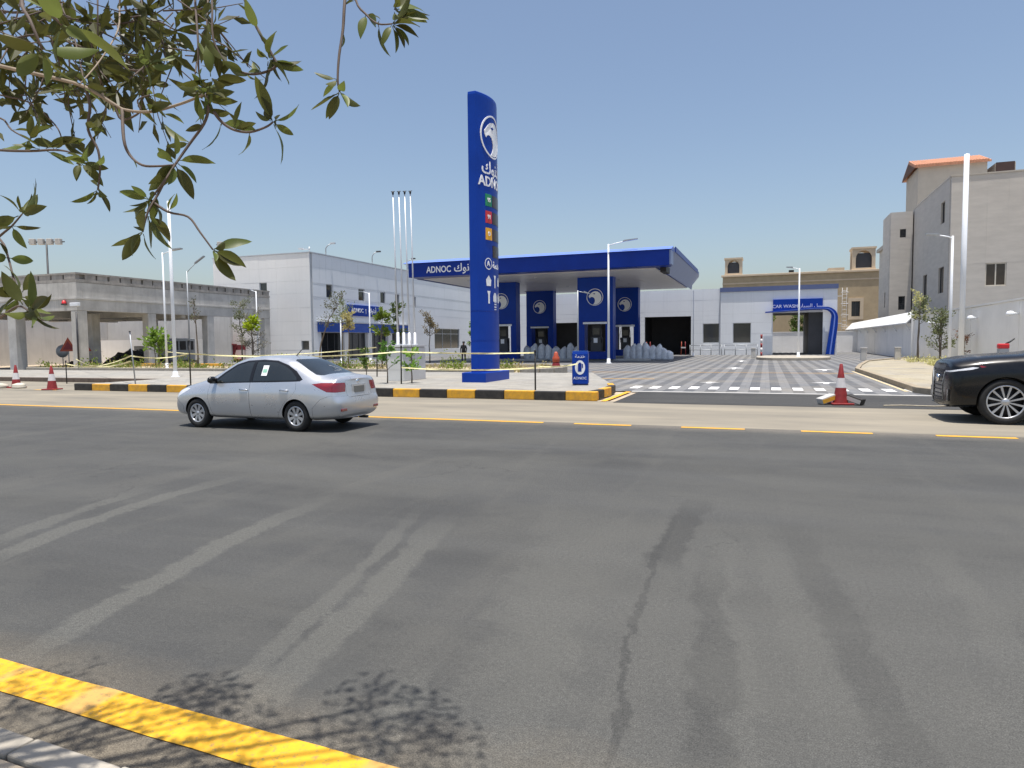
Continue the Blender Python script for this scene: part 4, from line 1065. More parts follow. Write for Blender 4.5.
# ------------------------------------------------------------------ lamp posts and poles
def light_pole(loc, h, lab, arm=1.2, adir=0.0, r0=.075, mat=None, head='led', base=True, tilt=8, name='street_lamp'):
    mat = mat or PWHITE
    t = thing(name, lab, 'street lamp', loc, adir)
    MB().tube([(0, 0, 0), (0, 0, h * .5), (0, 0, h)], [r0, r0 * .82, r0 * .62], 12).build('pole', mat, t)
    if base: MB().lathe([(r0 * 2.4, 0), (r0 * 2.4, .03), (r0 * 1.35, .05), (r0 * 1.3, .35), (r0, .37)], (0, 0, 0), 12).build('base_plate', mat, t)
    if arm:
        rise = arm * math.tan(R(tilt))
        MB().tube([(0, 0, h - .12), (arm * .2, 0, h - .05 + rise * .2), (arm * .75, 0, h + rise * .8)], r0 * .4, 8).build('arm', mat, t)
        MB().prism([(arm * .55, h + rise * .6 - .02), (arm * 1.15, h + rise * 1.15 - .02), (arm * 1.15, h + rise * 1.15 + .05), (arm * .6, h + rise * .6 + .10)], -.14, .14, 'y').build('lamp_head', GALV, t)
    return t
light_pole((-11.25, 51.2, 0.0), 9.0, 'tall white lamp post standing before the right canopy column', 1.9, R(10), .10)
light_pole((-13.6, 51.0, 0.0), 5.6, 'short lamp post with white head left of the tall canopy lamp post', .8, R(10), .07, GALV, tilt=-18)
light_pole((-36.3, 33.4, .2), 7.45, 'white lamp post left of the tallest pole by the concrete building', 1.2, R(10), .075)
light_pole((-44.0, 42.8, 0), 7.7, 'thin grey lamp post seen against the concrete beam', 1.4, R(10), .07, GALV, tilt=35)
light_pole((-43.8, 50.5, 0), 6.6, 'slim white lamp post in front of the shop end wall', 1.0, R(170), .07)
light_pole((-36.0, 52.3, 0), 3.8, 'short white post at the left end of the shop window band', 0, 0, .08)
light_pole((-33.9, 53.8, 0), 6.3, 'white lamp post crossing the blue shop sign', 1.1, R(165), .08)
light_pole((2.55, 62.4, 0.22), 7.4, 'white lamp post on the small island before the car wash', .9, R(170), .085)
light_pole((8.45, 38.9, .13), 6.5, 'slim white lamp post beside the tallest pole at the compound wall', 1.0, R(175), .08)
light_pole((-7.4, 76.0, 0), 7.0, 'thin pale lamp post in front of the rear building window', 0, 0, .06)
t = thing('tall_mast', 'tallest plain white mast before the compound wall', 'pole', (8.42, 36.66, .13))
MB().tube([(0, 0, .05), (0, 0, 9.85)], [.12, .105], 14).build('pole', PWHITE, t); MB().lathe([(.30, 0), (.30, .04), (.2, .06), (.18, .3), (.15, .31)], (0, 0, 0), 14).build('base_plate', PWHITE, t)
t = thing('tall_mast', 'tall plain white mast behind the kerb left of the silver car', 'pole', (-26.5, 24.85, .2))
MB().tube([(0, 0, .05), (0, 0, 8.3)], [.085, .07], 14).build('pole', PWHITE, t); MB().lathe([(.2, 0), (.2, .03), (.12, .05), (.11, .25), (.086, .26)], (0, 0, 0), 14).build('base_plate', PWHITE, t)
def flood(loc, h, lab, n, rz):
    t = thing('floodlight_mast', lab, 'floodlight', loc, rz)
    MB().tube([(0, 0, 0), (0, 0, h)], [.16, .10], 8).build('mast', DGREY, t)
    MB().tube([(-n * .55, 0, h), (n * .55, 0, h)], .08, 6).build('crossbar', DGREY, t)
    for k in range(n):
        x = (k - (n - 1) / 2) * 1.05
        box('lamp', x - .33, x + .33, -.4, .1, h - .35, h + .35, CONCL, t, .04)
flood((-81.9, 58.4, 0), 14.4, 'sports floodlight mast with a row of lamps behind the concrete building', 4, R(20))
flood((-68, 72, 0), 15.0, 'single-lamp dark floodlight mast behind the white shop building', 1, R(20))
for i, (v, h) in enumerate([(57.5, .9), (66, 1.1), (74, 1.2)]):
    t = thing('roof_lamp', 'small curved lamp on the shop roof edge, %s from the corner' % ('first', 'second', 'third')[i], 'lamp', (U0 - .1, v, SH + .1), 0)
    MB().tube([(0, 0, 0), (0, 0, h * .7), (.12, .1, h), (.4, .35, h + .25)], .05, 6).build('stem', GALV, t); box('lamp_head', .3, .85, .28, .5, h + .18, h + .34, DGREY if i else STEEL, t, .02)
t = thing('corner_camera', 'white camera bracket on the roof corner of the shop', 'camera', (U0, V0, SH + .1)); MB().tube([(0, 0, 0), (0, 0, .45)], .05, 6).build('post', PWHITE, t); box('arm', -.9, .05, -.05, .05, .2, .28, PWHITE, t); box('housing', -1.2, -.7, -.1, .1, .26, .4, PWHITE, t)
# plain bollards
for i, (x, y) in enumerate([(6.45, 53.7), (8.95, 56.1), (-1.1, 66.5)]):
    t = thing('bollard', ('square grey concrete bollard on the right, nearer the car wash', 'square grey concrete bollard on the right, nearer the compound wall', 'grey bollard at the left end of the car wash island')[i], 'bollard', (x, y, .12 if i < 2 else 0))
    box('post', -.19, .19, -.17, .17, 0, .85, CONC, t, .04); box('cap', -.22, .22, -.2, .2, .852, .92, CONCL, t, .02)
t = thing('marker_post', 'red and white marker post at the left side of the car wash entrance', 'post', (-0.45, 72.5, 0)); 
for k in range(5): MB().lathe([(.0, k * .44), (.10, k * .44), (.10, k * .44 + .435), (0, k * .44 + .435)], (0, 0, 0), 10).build('stripe', CONERED if k % 2 == 0 else CONEW, t)
# pipe rails along the rear building
for i, (x0, x1) in enumerate([(-8.0, -4.6), (-4.3, -.9)]):
    t = thing('pipe_rail', ('low grey pipe rail below the left rear window', 'low grey pipe rail below the right rear window')[i], 'rail', ((x0 + x1) / 2, 78.6, 0))
    hw = (x1 - x0) / 2
    for x in (-hw, -hw / 3, hw / 3, hw): MB().tube([(x, 0, 0), (x, 0, 1.15)], .05, 6).build('post', GALV, t)
    for z in (.6, 1.12): MB().tube([(-hw, 0, z), (hw, 0, z)], .045, 6).build('rail', GALV, t)
for i, x in enumerate((-12.6, -8.7)):
    t = thing('barrier_post', ('orange barrier stand at the left of the dark bay', 'orange barrier stand at the right of the dark bay')[i], 'barrier', (x, 78.3, 0))
    for s in (-.25, .25): MB().tube([(s, 0, 0), (s * .8, 0, 1.55)], .04, 6).build('leg', ORANGE if s < 0 else RED, t)
    box('board', -.26, .26, -.06, .0, .8, .95, CONEW, t)

# ------------------------------------------------------------------ traffic cones
def cone(loc, lab, h=1.0, rz=0.0, blocks=False, dull=False):
    t = thing('traffic_cone', lab, 'traffic cone', loc, rz)
    box('foot', -.26, .26, -.26, .26, 0, .05, CONERED, t, .015)
    r = lambda z: .19 - .155 * (z / h)
    bands = [(.05, .42, CONERED), (.42, .66, CONEW), (.66, 1.0, CONERED)] if not dull else [(.05, .38, CONERED), (.38, .66, CONEW), (.66, 1.0, CONERED)]
    for k, (a, b_, m_) in enumerate(bands):
        pr = [(r(a * h), a * h), (r(b_ * h), b_ * h - .001)]
        if k == 2: pr += [(.03, h + .005), (0, h + .01)]
        MB().lathe(pr, (0, 0, 0), 20).build('cone_band' if k == 1 else 'cone_body', m_, t)
    return t
cone((1.81, 19.3, 0.006), 'red and white cone held by rubber blocks in the driveway', 1.04, .2)
cone((-29.3, 19.3, .006), 'leftmost dusty red and white cone at the side driveway', .95, .1, dull=True)
cone((-26.4, 18.75, .006), 'dusty red and white cone beside the left end of the striped kerb', .95, .3, dull=True)
for i, (x, rz, m_) in enumerate([(1.47, .5, CONCL), (2.15, -.5, KBLK)]):
    t = thing('weight_block', ('tan kerb block tilted against the left of the driveway cone', 'black kerb block tilted against the right of the driveway cone')[i], 'block', (x, 19.25, .006), rz)
    rot = Matrix.Rotation(R(18 if i else -18), 3, 'Y')
    MB().box(-.20, .20, -.13, .13, .06, .22, 0, rot).build('block', m_, t, .02); MB().box(-.18, .18, -.128, -.135, .08, .18, 0, rot).build('painted_face', M('white_block_face', (.55, .52, .48), .7) if i else KYEL, t)
for i, (x, y) in enumerate([(-29.75, 19.0), (-28.85, 19.1)]):
    o = lump(.55, .4, .2, 80 + i).build('sand_bag', M('sack', (.5, .46, .38), .9)); o.location = (x, y, .006); tag(o, ('pale sand bag left of the leftmost cone', 'pale sand bag right of the leftmost cone')[i], 'sand bag')
t = thing('red_barrel', 'stacked red-orange road barrel on the planting bed tip', 'barrel', (-10.55, 35.0, .16))
MB().lathe([(.26, 0), (.26, .09), (.20, .11), (.22, .3), (.17, .42)], (0, 0, 0), 16).build('base', RED, t); MB().lathe([(.15, .422), (.20, .5), (.19, .68), (.12, .8), (.11, .92), (.04, 1.0), (0, 1.0)], (0, 0, 0), 16).build('body', ORANGE, t)

# ------------------------------------------------------------------ caution tape and its stakes
stk = [(-30.0, 22.0, .02, 1.0, 0), (-22.6, 19.3, .225, 2.0, -.18), (-19.76, 19.2, .225, 1.62, 0), (-12.35, 21.6, .225, 1.35, .02), (-6.57, 19.6, .225, 1.18, 0), (-16.2, 26.2, .225, 1.5, 0.03)]
names = ['short stake at the left driveway', 'leaning thin grey rod behind the striped kerb', 'black stake behind the kerb at the front of the silver car', 'thin stake before the flag plinth', 'black stake at the kerb right of the totem', 'thin stake left of the flag plinth']
tops = []
for (x, y, z, h, l), lb in zip(stk, names):
    t = thing('tape_stake', lb, 'stake', (x, y, z)); MB().tube([(0, 0, -.05), (l, 0, h)], .026, 6).build('rod', BLACK if abs(l) < .1 else GALV, t); MB().lathe([(.03, 0), (.045, .02), (.02, .05), (0, .05)], (l, 0, h), 6).build('cap', BLACK, t)
    tops.append(Vector((x + l, y, z + h)))
def tape(a, b_, sag, lab, wd=.05):
    n = 24; a = Vector(a); b_ = Vector(b_); vs = []; random.seed(int(a.x * 100))
    d = (b_ - a).normalized(); s_ = Vector((-d.y, d.x, 0))
    for i in range(n + 1):
        t_ = i / n; p = a.lerp(b_, t_) - Vector((0, 0, sag * 4 * t_ * (1 - t_)))
        tw = .9 * math.sin(t_ * 9 + a.x); up = Vector((0, 0, 1)) * math.cos(tw) + s_ * math.sin(tw); nn = (s_ * math.cos(tw) - Vector((0, 0, 1)) * math.sin(tw)) * .003
        vs += [p + up * wd / 2 + nn, p - up * wd / 2 + nn, p - up * wd / 2 - nn, p + up * wd / 2 - nn]
    fs = []
    for i in range(n):
        for k in range(4): fs.append((i * 4 + k, i * 4 + (k + 1) % 4, i * 4 + 4 + (k + 1) % 4, i * 4 + 4 + k))
    o = MB().add(vs, fs).build('caution_tape', TAPEY); return tag(o, lab, 'tape', 'caution tape strung along the front')
Z = Vector((0, 0, 1))
tape(tops[0] - Z * .1, tops[1] - Z * .9, .25, 'yellow caution tape from the left driveway stake to the leaning rod')
tape(tops[1] - Z * .9, tops[2] - Z * .45, .12, 'yellow caution tape between leaning rod and black stake by the car')
tape(tops[2] - Z * .45, tops[3] - Z * .18, .15, 'yellow caution tape passing behind the silver car')
tape(tops[3] - Z * .18, tops[4] - Z * .04, .04, 'upper yellow caution tape before the totem foot')
tape(tops[3] - Z * .75, tops[4] - Z * .50, .08, 'lower yellow caution tape before the totem foot')
tape(tops[4] - Z * .45, (-5.9, 22.05, .95), .05, 'yellow caution tape from kerb stake to the blue sign box')
tape((-42, 31.5, .9), tops[1] - Z * 1.1, .35, 'sagging caution tape across the left sidewalk')
tape((-36.2, 33.4, 1.3), tops[5] - Z * .2, .3, 'long caution tape along the planting bed')

# pale rope left lying across the driveway beside the cone
random.seed(8); pr = []
for k in range(26):
    t_ = k / 25; pr.append((2.75 + 1.75 * t_, 19.05 + .35 * t_ + .10 * math.sin(7 * t_) + rnd(-.02, .02), .022))
tag(MB().tube(pr, .014, 6).build('loose_rope', M('pale_rope', (.50, .44, .33), .9, var=.2, vs=20)), 'pale loose rope lying on the dark driveway right of the cone', 'rope')
# ------------------------------------------------------------------ plants
def leafcard(mb, c, d, n, L, W):
    """one folded leaf: six vertices, four triangles"""
    s_ = d.cross(n).normalized(); up = s_.cross(d)
    a = c; t = c + d * L; m = c + d * L * .5
    mb.add([a, m + s_ * W * .5 + up * W * .15, t, m - s_ * W * .5 + up * W * .15, m - up * W * .02], [(0, 4, 1), (4, 2, 1), (0, 3, 4), (4, 3, 2)])
def rvec():
    while True:
        v = Vector((rnd(-1, 1), rnd(-1, 1), rnd(-1, 1)))
        if .05 < v.length < 1: return v.normalized()
def sapling(loc, h, lab, n=260, L=.13, mat=None, crown=.8, lean=(0, 0), seed=0, bark=None, low=.4, stems=1, name='young_tree', cat='tree', group=None):
    random.seed(seed); t = thing(name, lab, cat, loc, rnd(0, 6), group)
    tr = MB(); tips = []
    for s_ in range(stems):
        base = Vector((rnd(-.15, .15), rnd(-.15, .15), 0)) * (stems > 1)
        pts = [base]
        for k in range(1, 7):
            q = k / 6; pts.append(base + Vector((lean[0] * q * q * h + rnd(-.03, .03) * h * q, lean[1] * q * q * h + rnd(-.03, .03) * h * q, h * q * .95)))
        r0 = .012 * h + .008
        tr.tube(pts, [r0 * (1 - .75 * k / 6) for k in range(7)], 6)
        for k in range(int(7 + h * 2)):
            q = rnd(low, .98); i = min(5, int(q * 6)); p = pts[i].lerp(pts[i + 1], q * 6 - i)
            a = rnd(0, 6.283); ln = crown * rnd(.35, 1) * (1.15 - .6 * q)
            e = p + Vector((math.cos(a) * ln, math.sin(a) * ln, ln * rnd(.25, 1.1)))
            tr.tube([p, p.lerp(e, .55) + Vector((0, 0, -.04 * ln)), e], [r0 * .35, r0 * .25, r0 * .12], 4)
            tips.append((p, e))
    tr.build('trunk', bark or BARK, t)
    cr = MB()
    for k in range(n):
        p, e = random.choice(tips); q = rnd(.3, 1.05); c = p.lerp(e, q) + rvec() * crown * .16
        d = ((e - p).normalized() + rvec() * .9); d.normalize()
        leafcard(cr, c, d, rvec(), L * rnd(.6, 1.2), L * rnd(.35, .55))
    cr.build('crown', mat or LEAFS, t)
    return t
sapling((-38.4, 34.6, .16), 2.5, 'bright green broad-leaved plant in the bed by the tall white mast', 420, .34, LEAFL, 1.0, seed=1, stems=3, name='broad_leaf_plant', cat='plant')
sapling((-33.5, 33.2, .16), 4.6, 'thin bare-branched sapling right of the tall white mast', 90, .14, LEAFS, .8, (-.12, 0), seed=2, low=.6)
sapling((-38.4, 42.5, .0), 5.2, 'leafy olive-green sapling in front of the red skip', 800, .15, LEAFS, 1.25, seed=3)
sapling((-36.5, 41.5, .0), 4.2, 'small young tree with pale leaves before the end of the concrete building', 1100, .15, M('pale_leaf_dummy', (.3, .3, .25)) and leaf_mat('pale_leaf', (.30, .29, .22)), 1.3, seed=4, low=.2)
sapling((-36.2, 41.2, .0), 4.0, 'bright yellow-green leaf clump above the pale young tree', 260, .36, leaf_mat('lime_leaf', (.30, .38, .02)), .8, seed=44, low=.7)
sapling((-27.9, 38.0, .16), 5.0, 'leaning sapling at the corner of the shop building', 420, .15, LEAFS, 1.3, (-.32, .1), seed=5, low=.55)
sapling((-26.2, 38.2, .16), 4.3, 'upright thin sapling before the left end of the blue shop band', 380, .15, LEAFS, 1.0, (.12, .1), seed=6, low=.6)
sapling((-24.6, 36.5, .16), 3.6, 'sapling with yellowing crown below the blue shop sign', 380, .2, LEAFY, .7, seed=7, low=.65)
sapling((-21.4, 35.2, .16), 3.4, 'green sapling with dense crown left of the flag plinth', 520, .24, LEAFL, .75, seed=8, low=.6)
sapling((-19.9, 34.6, .16), 3.9, 'dark-leaved sapling just behind the flag plinth', 420, .2, LEAFG, .75, seed=9, low=.5)
sapling((-26.4, 51.0, .0), 4.6, 'pale sapling before the low shop window right of the flagpoles', 700, .17, LEAFY, 1.0, seed=10, low=.5)
sapling((-22.4, 51.0, .0), 3.6, 'slender green sapling close to the left edge of the totem', 300, .2, LEAFL, .5, seed=12, low=.4)
sapling((-13.1, 21.9, .225), 1.55, 'knee-high young plant with drooping leaves before the flag plinth', 150, .19, LEAFG, .42, seed=13, low=.25, name='young_plant', cat='plant')
sapling((-12.25, 22.2, .225), 1.65, 'young plant with two leaf clumps at the right of the flag plinth', 150, .19, LEAFL, .42, seed=14, low=.25, name='young_plant', cat='plant')
sapling((-14.7, 23.0, .225), 1.3, 'low young plant left of the flag plinth', 130, .18, LEAFG, .4, seed=15, low=.25, name='young_plant', cat='plant')
sapling((10.1, 55.5, .13), 5.0, 'tall thin sapling against the compound wall', 420, .17, LEAFY, .9, seed=16, low=.55)
sapling((9.4, 51.5, .13), 4.2, 'left leafy sapling at the compound wall', 300, .2, LEAFS, .8, seed=17, low=.5)
sapling((9.8, 47.5, .13), 3.2, 'bushy young shrub beside the slim lamp post at the compound wall', 750, .2, LEAFS, 1.0, seed=18, low=.2, stems=3)
sapling((10.4, 44.6, .13), 2.2, 'small reddish shrub right of the slim lamp post', 200, .14, leaf_mat('reddish_leaf', (.25, .15, .08)), .6, seed=19, low=.3, name='shrub', cat='shrub')
# ground cover in the beds
def cover(name, lab, area, n, mat, L, z, seed, hmax=.4):
    random.seed(seed); mb = MB()
    cl = [(rnd(area[0], area[1]), rnd(area[2], area[3]), rnd(.5, 1)) for _ in range(max(6, n // 45))]
    for k in range(n):
        x, y, s_ = random.choice(cl); p = Vector((x + random.gauss(0, .28), y + random.gauss(0, .28), z + abs(random.gauss(0, hmax * .5)) * s_))
        p.x = min(max(p.x, area[0]), area[1]); p.y = min(max(p.y, area[2]), area[3])
        d = (rvec() + Vector((0, 0, .9))).normalized(); leafcard(mb, p, d, rvec(), L * rnd(.6, 1.3), L * .4)
    return tag(mb.build(name, mat), lab, 'plants', None, 'stuff')
cover('ground_cover', 'low yellow-green ground cover in the planting bed', (-45.5, -11.5, 31.5, 38.5), 4000, LEAFY, .16, .16, 31)
cover('low_shrubs', 'scattered low green plants in the planting bed', (-45.5, -13, 31.5, 38.5), 2200, LEAFL, .22, .16, 32, .8)
cover('dry_cover', 'dry yellowish plants on the right pavement edge', (8.6, 10.8, 42, 57), 1300, LEAFY, .14, .13, 33, .35)
# taller greenery seen through the car wash
def bigtree(loc, h, rad, lab, n, seed, mat):
    random.seed(seed); t = thing('garden_tree', lab, 'tree', loc)
    tr = MB(); tr.tube([(0, 0, 0), (.1, 0, h * .3), (0, .1, h * .6)], [.22, .17, .08], 8)
    cs = []
    for k in range(9):
        e = Vector((rnd(-1, 1) * rad, rnd(-1, 1) * rad, h * rnd(.45, .95))); cs.append(e); tr.tube([(0.05, 0, h * .35), e * .6 + Vector((0, 0, h * .1)), e], [.09, .06, .02], 5)
    tr.build('trunk', BARK, t); cr = MB()
    for k in range(n):
        c = random.choice(cs) + rvec() * rad * .5 * rnd(.3, 1); leafcard(cr, c, rvec(), rvec(), .32 * rnd(.6, 1.2), .2)
    cr.build('crown', mat, t)
bigtree((-1.3, 101.5, 0), 6.4, 2.0, 'bright green garden tree seen through the car wash', 2600, 61, LEAFL)
bigtree((4.6, 102, 0), 5.6, 1.4, 'smaller garden tree at the right of the car wash view', 1500, 62, LEAFG)

# ------------------------------------------------------------------ person
def person(loc, rz):
    t = thing('person', 'person in dark clothes standing in front of the low shop window', 'person', loc, rz)
    me = bpy.data.meshes.new('body')
    V_ = [(0, 0, .98), (0, 0, 1.18), (0, 0, 1.40), (0, -.01, 1.50), (0, -.015, 1.60), (0, -.015, 1.74),
          (.10, 0, .92), (.11, -.02, .50), (.115, .02, .09), (.12, -.13, .04), (-.10, 0, .92), (-.12, -.03, .50), (-.125, .02, .09), (-.13, -.13, .04),
          (.17, 0, 1.42), (.24, .03, 1.15), (.22, -.10, .93), (.21, -.14, .84), (-.17, 0, 1.42), (-.25, .03, 1.15), (-.24, -.09, .93), (-.23, -.13, .84)]
    E_ = [(0, 1), (1, 2), (2, 3), (3, 4), (4, 5), (0, 6), (6, 7), (7, 8), (8, 9), (0, 10), (10, 11), (11, 12), (12, 13), (2, 14), (14, 15), (15, 16), (16, 17), (2, 18), (18, 19), (19, 20), (20, 21)]
    rr = [.15, .15, .16, .06, .085, .085, .095, .07, .05, .04, .095, .07, .05, .04, .075, .05, .04, .035, .075, .05, .04, .035]
    me.from_pydata(V_, E_, [])
    o = bpy.data.objects.new('body', me); col.objects.link(o)
    sm = o.modifiers.new('skin', 'SKIN'); ss = o.modifiers.new('sub', 'SUBSURF'); ss.levels = 2; ss.render_levels = 2
    for i, s_ in enumerate(me.skin_vertices[0].data):
        s_.radius = (rr[i], rr[i] * (.75 if i in (0, 1, 2) else 1)); s_.use_root = (i == 0)
    dg = bpy.context.evaluated_depsgraph_get(); m2 = bpy.data.meshes.new_from_object(o.evaluated_get(dg)); bpy.data.objects.remove(o)
    m2.materials.clear(); m2.materials.append(CLOTH); m2.materials.append(SKIN)
    for p in m2.polygons:
        p.use_smooth = True; c = p.center
        if (c.z > 1.50 and c.y < .03) or (c.z < .90 and c.z > .7 and abs(c.x) > .17): p.material_index = 1
    _obj0('body', m2, t)
    MB().lathe([(0, .115), (.07, .10), (.105, .04), (.105, -.03), (.09, -.06)], (0, .01, 1.70), 12).build('hair', BLACK, t)
    for s_ in (-1, 1): MB().lathe([(0, .02), (.015, .01), (.015, -.01), (0, -.02)], (s_ * .035, -.098, 1.665), 6).build('eye', BLACK, t)
    MB().box(-.015, .015, -.12, -.09, 1.60, 1.65).build('nose', SKIN, t); MB().box(-.03, .03, -.10, -.088, 1.565, 1.575).build('mouth', RED, t)
person((-23.0, 50.4, 0.004), R(15))

# ------------------------------------------------------------------ cars
def paint(name, c, metal, rough=.28):
    m, nt, b = nodes(name)
    b.inputs['Base Color'].default_value = (*c, 1); b.inputs['Metallic'].default_value = metal; b.inputs['Roughness'].default_value = rough
    b.inputs['Coat Weight'].default_value = .8; b.inputs['Coat Roughness'].default_value = .10
    dn = noise(nt, pos(nt, (1, 1, 1.6)), 3, 4); nt.links.new(ramp(nt, dn, [(.35, rough), (.75, rough + .16)]), b.inputs['Roughness'])
    return m
SILVER = paint('silver_paint', (.57, .59, .62), .65, .26)
BLACKP = paint('black_paint', (.004, .0045, .006), .0, .22)
BLACKP.node_tree.nodes['Principled BSDF'].inputs['Coat Weight'].default_value = .35
BLACKP.node_tree.nodes['Principled BSDF'].inputs['Specular IOR Level'].default_value = .3
TYRE = M('tyre', (.018, .018, .018), .8, var=.2, vs=20)
RIMS = M('rim_silver', (.55, .56, .58), .35, metal=.7, var=.04)
RIMD = M('rim_dark', (.03, .03, .032), .5, var=.1)
TAILR = M('tail_lamp_red', (.20, .006, .010), .12, var=.15, vs=18, spec=.8, coat=.6)
LAMPC = M('lamp_clear', (.62, .64, .68), .1, var=.1, vs=15, spec=.8, coat=.6)
CHROME = M('chrome', (.75, .76, .78), .12, metal=1.0, var=.02)
TRIM = M('gloss_black_trim', (.010, .010, .011), .2, var=.1)
CGLASS = M('tinted_car_glass', (.018, .022, .023), .04, var=.2, vs=1.2, spec=.9)
PLATE = M('number_plate', (.22, .21, .19), .5, var=.1)

def inpoly(x, y, P_):
    c = False; j = len(P_) - 1
    for i in range(len(P_)):
        if (P_[i][1] > y) != (P_[j][1] > y) and x < (P_[j][0] - P_[i][0]) * (y - P_[i][1]) / (P_[j][1] - P_[i][1]) + P_[i][0]: c = not c
        j = i
    return c

def build_car(root, stations, wheels, wr, regions, paintm, arch=1.12, ycut=.46, creases=()):
    """stations: (x, zb, [(y,z) x8], (ztop)), lofted cage -> subdivided skin -> wheel arches -> panels cut out as own parts"""
    vs = []; fs = []; n = 18
    for (x, zb, pts, zt, dx) in stations:
        ring = [(x, 0, zb)] + [(x + dx.get(i + 1, 0), y, z) for i, (y, z) in enumerate(pts)] + [(x + dx.get(9, 0), 0, zt)]
        ring += [(a, -b_, c) for a, b_, c in reversed(ring[1:9])]
        vs += ring
    ns = len(stations)
    for s_ in range(ns - 1):
        for i in range(n):
            fs.append((s_ * n + i, s_ * n + (i + 1) % n, (s_ + 1) * n + (i + 1) % n, (s_ + 1) * n + i))
    for base in (0, (ns - 1) * n):
        for i in range(9):
            q = [i, i + 1, (n - i - 1) % n, (n - i) % n]; q2 = []
            for k in q:
                if k not in q2: q2.append(k)
            fs.append([base + k for k in q2])
    me = bpy.data.meshes.new('cage'); me.from_pydata(vs, [], fs)
    bm = bmesh.new(); bm.from_mesh(me); bmesh.ops.recalc_face_normals(bm, faces=bm.faces); bm.to_mesh(me); bm.free()
    if creases:
        at_ = me.attributes.new('crease_edge', 'FLOAT', 'EDGE')
        for e in me.edges:
            a, b_ = e.vertices; sa, ia, sb, ib = a // n, a % n, b_ // n, b_ % n
            ka, kb_ = min(ia, n - ia), min(ib, n - ib)
            at_.data[e.index].value = max([c_[3] for c_ in creases if c_[0] == 'L' and ka == kb_ == c_[1] and sa != sb and c_[2][0] <= min(sa, sb) and max(sa, sb) <= c_[2][1]] + [c_[3] for c_ in creases if c_[0] == 'R' and sa == sb == c_[1] and c_[2][0] <= min(ka, kb_) and max(ka, kb_) <= c_[2][1]] + [0.0])
    o = bpy.data.objects.new('cage', me); col.objects.link(o)
    ss = o.modifiers.new('s', 'SUBSURF'); ss.levels = 3; ss.render_levels = 3
    dg = bpy.context.evaluated_depsgraph_get(); m0 = bpy.data.meshes.new_from_object(o.evaluated_get(dg))     # clean skin: source of the shading normals
    V0_ = [v.co.copy() for v in m0.vertices]; N0_ = [v.normal.copy() for v in m0.vertices]; F0_ = [tuple(p.vertices) for p in m0.polygons]
    skin = BVHTree.FromPolygons(V0_, F0_)
    def clean_normal(p):
        q, _, fi, _ = skin.find_nearest(p)
        if q is None: return Vector((0, 0, 1))
        acc = Vector()
        for vi in F0_[fi]: acc += N0_[vi] / ((V0_[vi] - q).length + 1e-4)
        return acc.normalized()
    cut = MB()
    for (x, y) in wheels:
        y0, y1 = (ycut, 1.4) if y > 0 else (-1.4, -ycut)
        k = 40; cut.prism([(x + wr * arch * math.cos(2 * math.pi * i / k), wr + wr * arch * math.sin(2 * math.pi * i / k)) for i in range(k)], y0, y1, 'y')
    co = bpy.data.objects.new('cutter', cut.mesh('cutter', TRIM)); col.objects.link(co)
    bo = o.modifiers.new('b', 'BOOLEAN'); bo.operation = 'DIFFERENCE'; bo.object = co; bo.solver = 'EXACT'
    bpy.context.view_layer.update()
    dg = bpy.context.evaluated_depsgraph_get(); m2 = bpy.data.meshes.new_from_object(o.evaluated_get(dg))
    bpy.data.objects.remove(o); bpy.data.objects.remove(co)
    bm = bmesh.new(); bm.from_mesh(m2); bm.normal_update()
    # dark liner a little inside the skin: shows through the panel gaps
    lin = bm.copy()
    for v in lin.verts: v.co = v.co - clean_normal(v.co) * .035
    lm = bpy.data.meshes.new('inner_liner'); lin.to_mesh(lm); lin.free(); lm.materials.clear(); lm.materials.append(TRIM); _obj0('inner_liner', lm, root)
    lay = bm.faces.layers.int.new('part')
    for f in bm.faces:          # wheel wells
        c = f.calc_center_median()
        for wi, (x, y) in enumerate(wheels):
            r_ = math.hypot(c.x - x, c.z - wr)
            if c.y * y > 0 and r_ < wr * arch + .004 and abs(c.y) >= ycut - .002 and (r_ < wr * arch - .02 or True):
                rad = Vector((x - c.x, 0, wr - c.z)); rad.normalize()
                if f.normal.dot(rad) > .8 or abs(abs(c.y) - ycut) < .004: f[lay] = -1 - wi
    parts = {-1 - i: ('wheel_well', TRIM, 0, 0) for i in range(4)}
    pid = 2
    for (name, mat, pl, poly, flt, shrink, sink) in regions:
        us = [p[0] for p in poly]; ws = [p[1] for p in poly]
        get = (lambda c: (c.x, c.z)) if pl == 'xz' else (lambda c: (c.y, c.z)) if pl == 'yz' else (lambda c: (c.x, c.y))
        for i in range(len(poly)):
            a, b_ = poly[i], poly[(i + 1) % len(poly)]
            fsel = []
            for f in bm.faces:
                if f[lay] < 0 or not flt(f.calc_center_median(), f.normal): continue
                q = [get(v.co) for v in f.verts]
                if max(t_[0] for t_ in q) < min(us) - .01 or min(t_[0] for t_ in q) > max(us) + .01 or max(t_[1] for t_ in q) < min(ws) - .01 or min(t_[1] for t_ in q) > max(ws) + .01: continue
                fsel.append(f)
            ed = {e for f in fsel for e in f.edges}; vv = {v for f in fsel for v in f.verts}
            dx, dz = b_[0] - a[0], b_[1] - a[1]
            if pl == 'xz': co_, no_ = (a[0], 0, a[1]), (dz, 0, -dx)
            elif pl == 'yz': co_, no_ = (0, a[0], a[1]), (0, dz, -dx)
            else: co_, no_ = (a[0], a[1], 0), (dz, -dx, 0)
            bmesh.ops.bisect_plane(bm, geom=list(vv) + list(ed) + fsel, dist=1e-5, plane_co=co_, plane_no=no_)
        bm.normal_update()
        used = set()
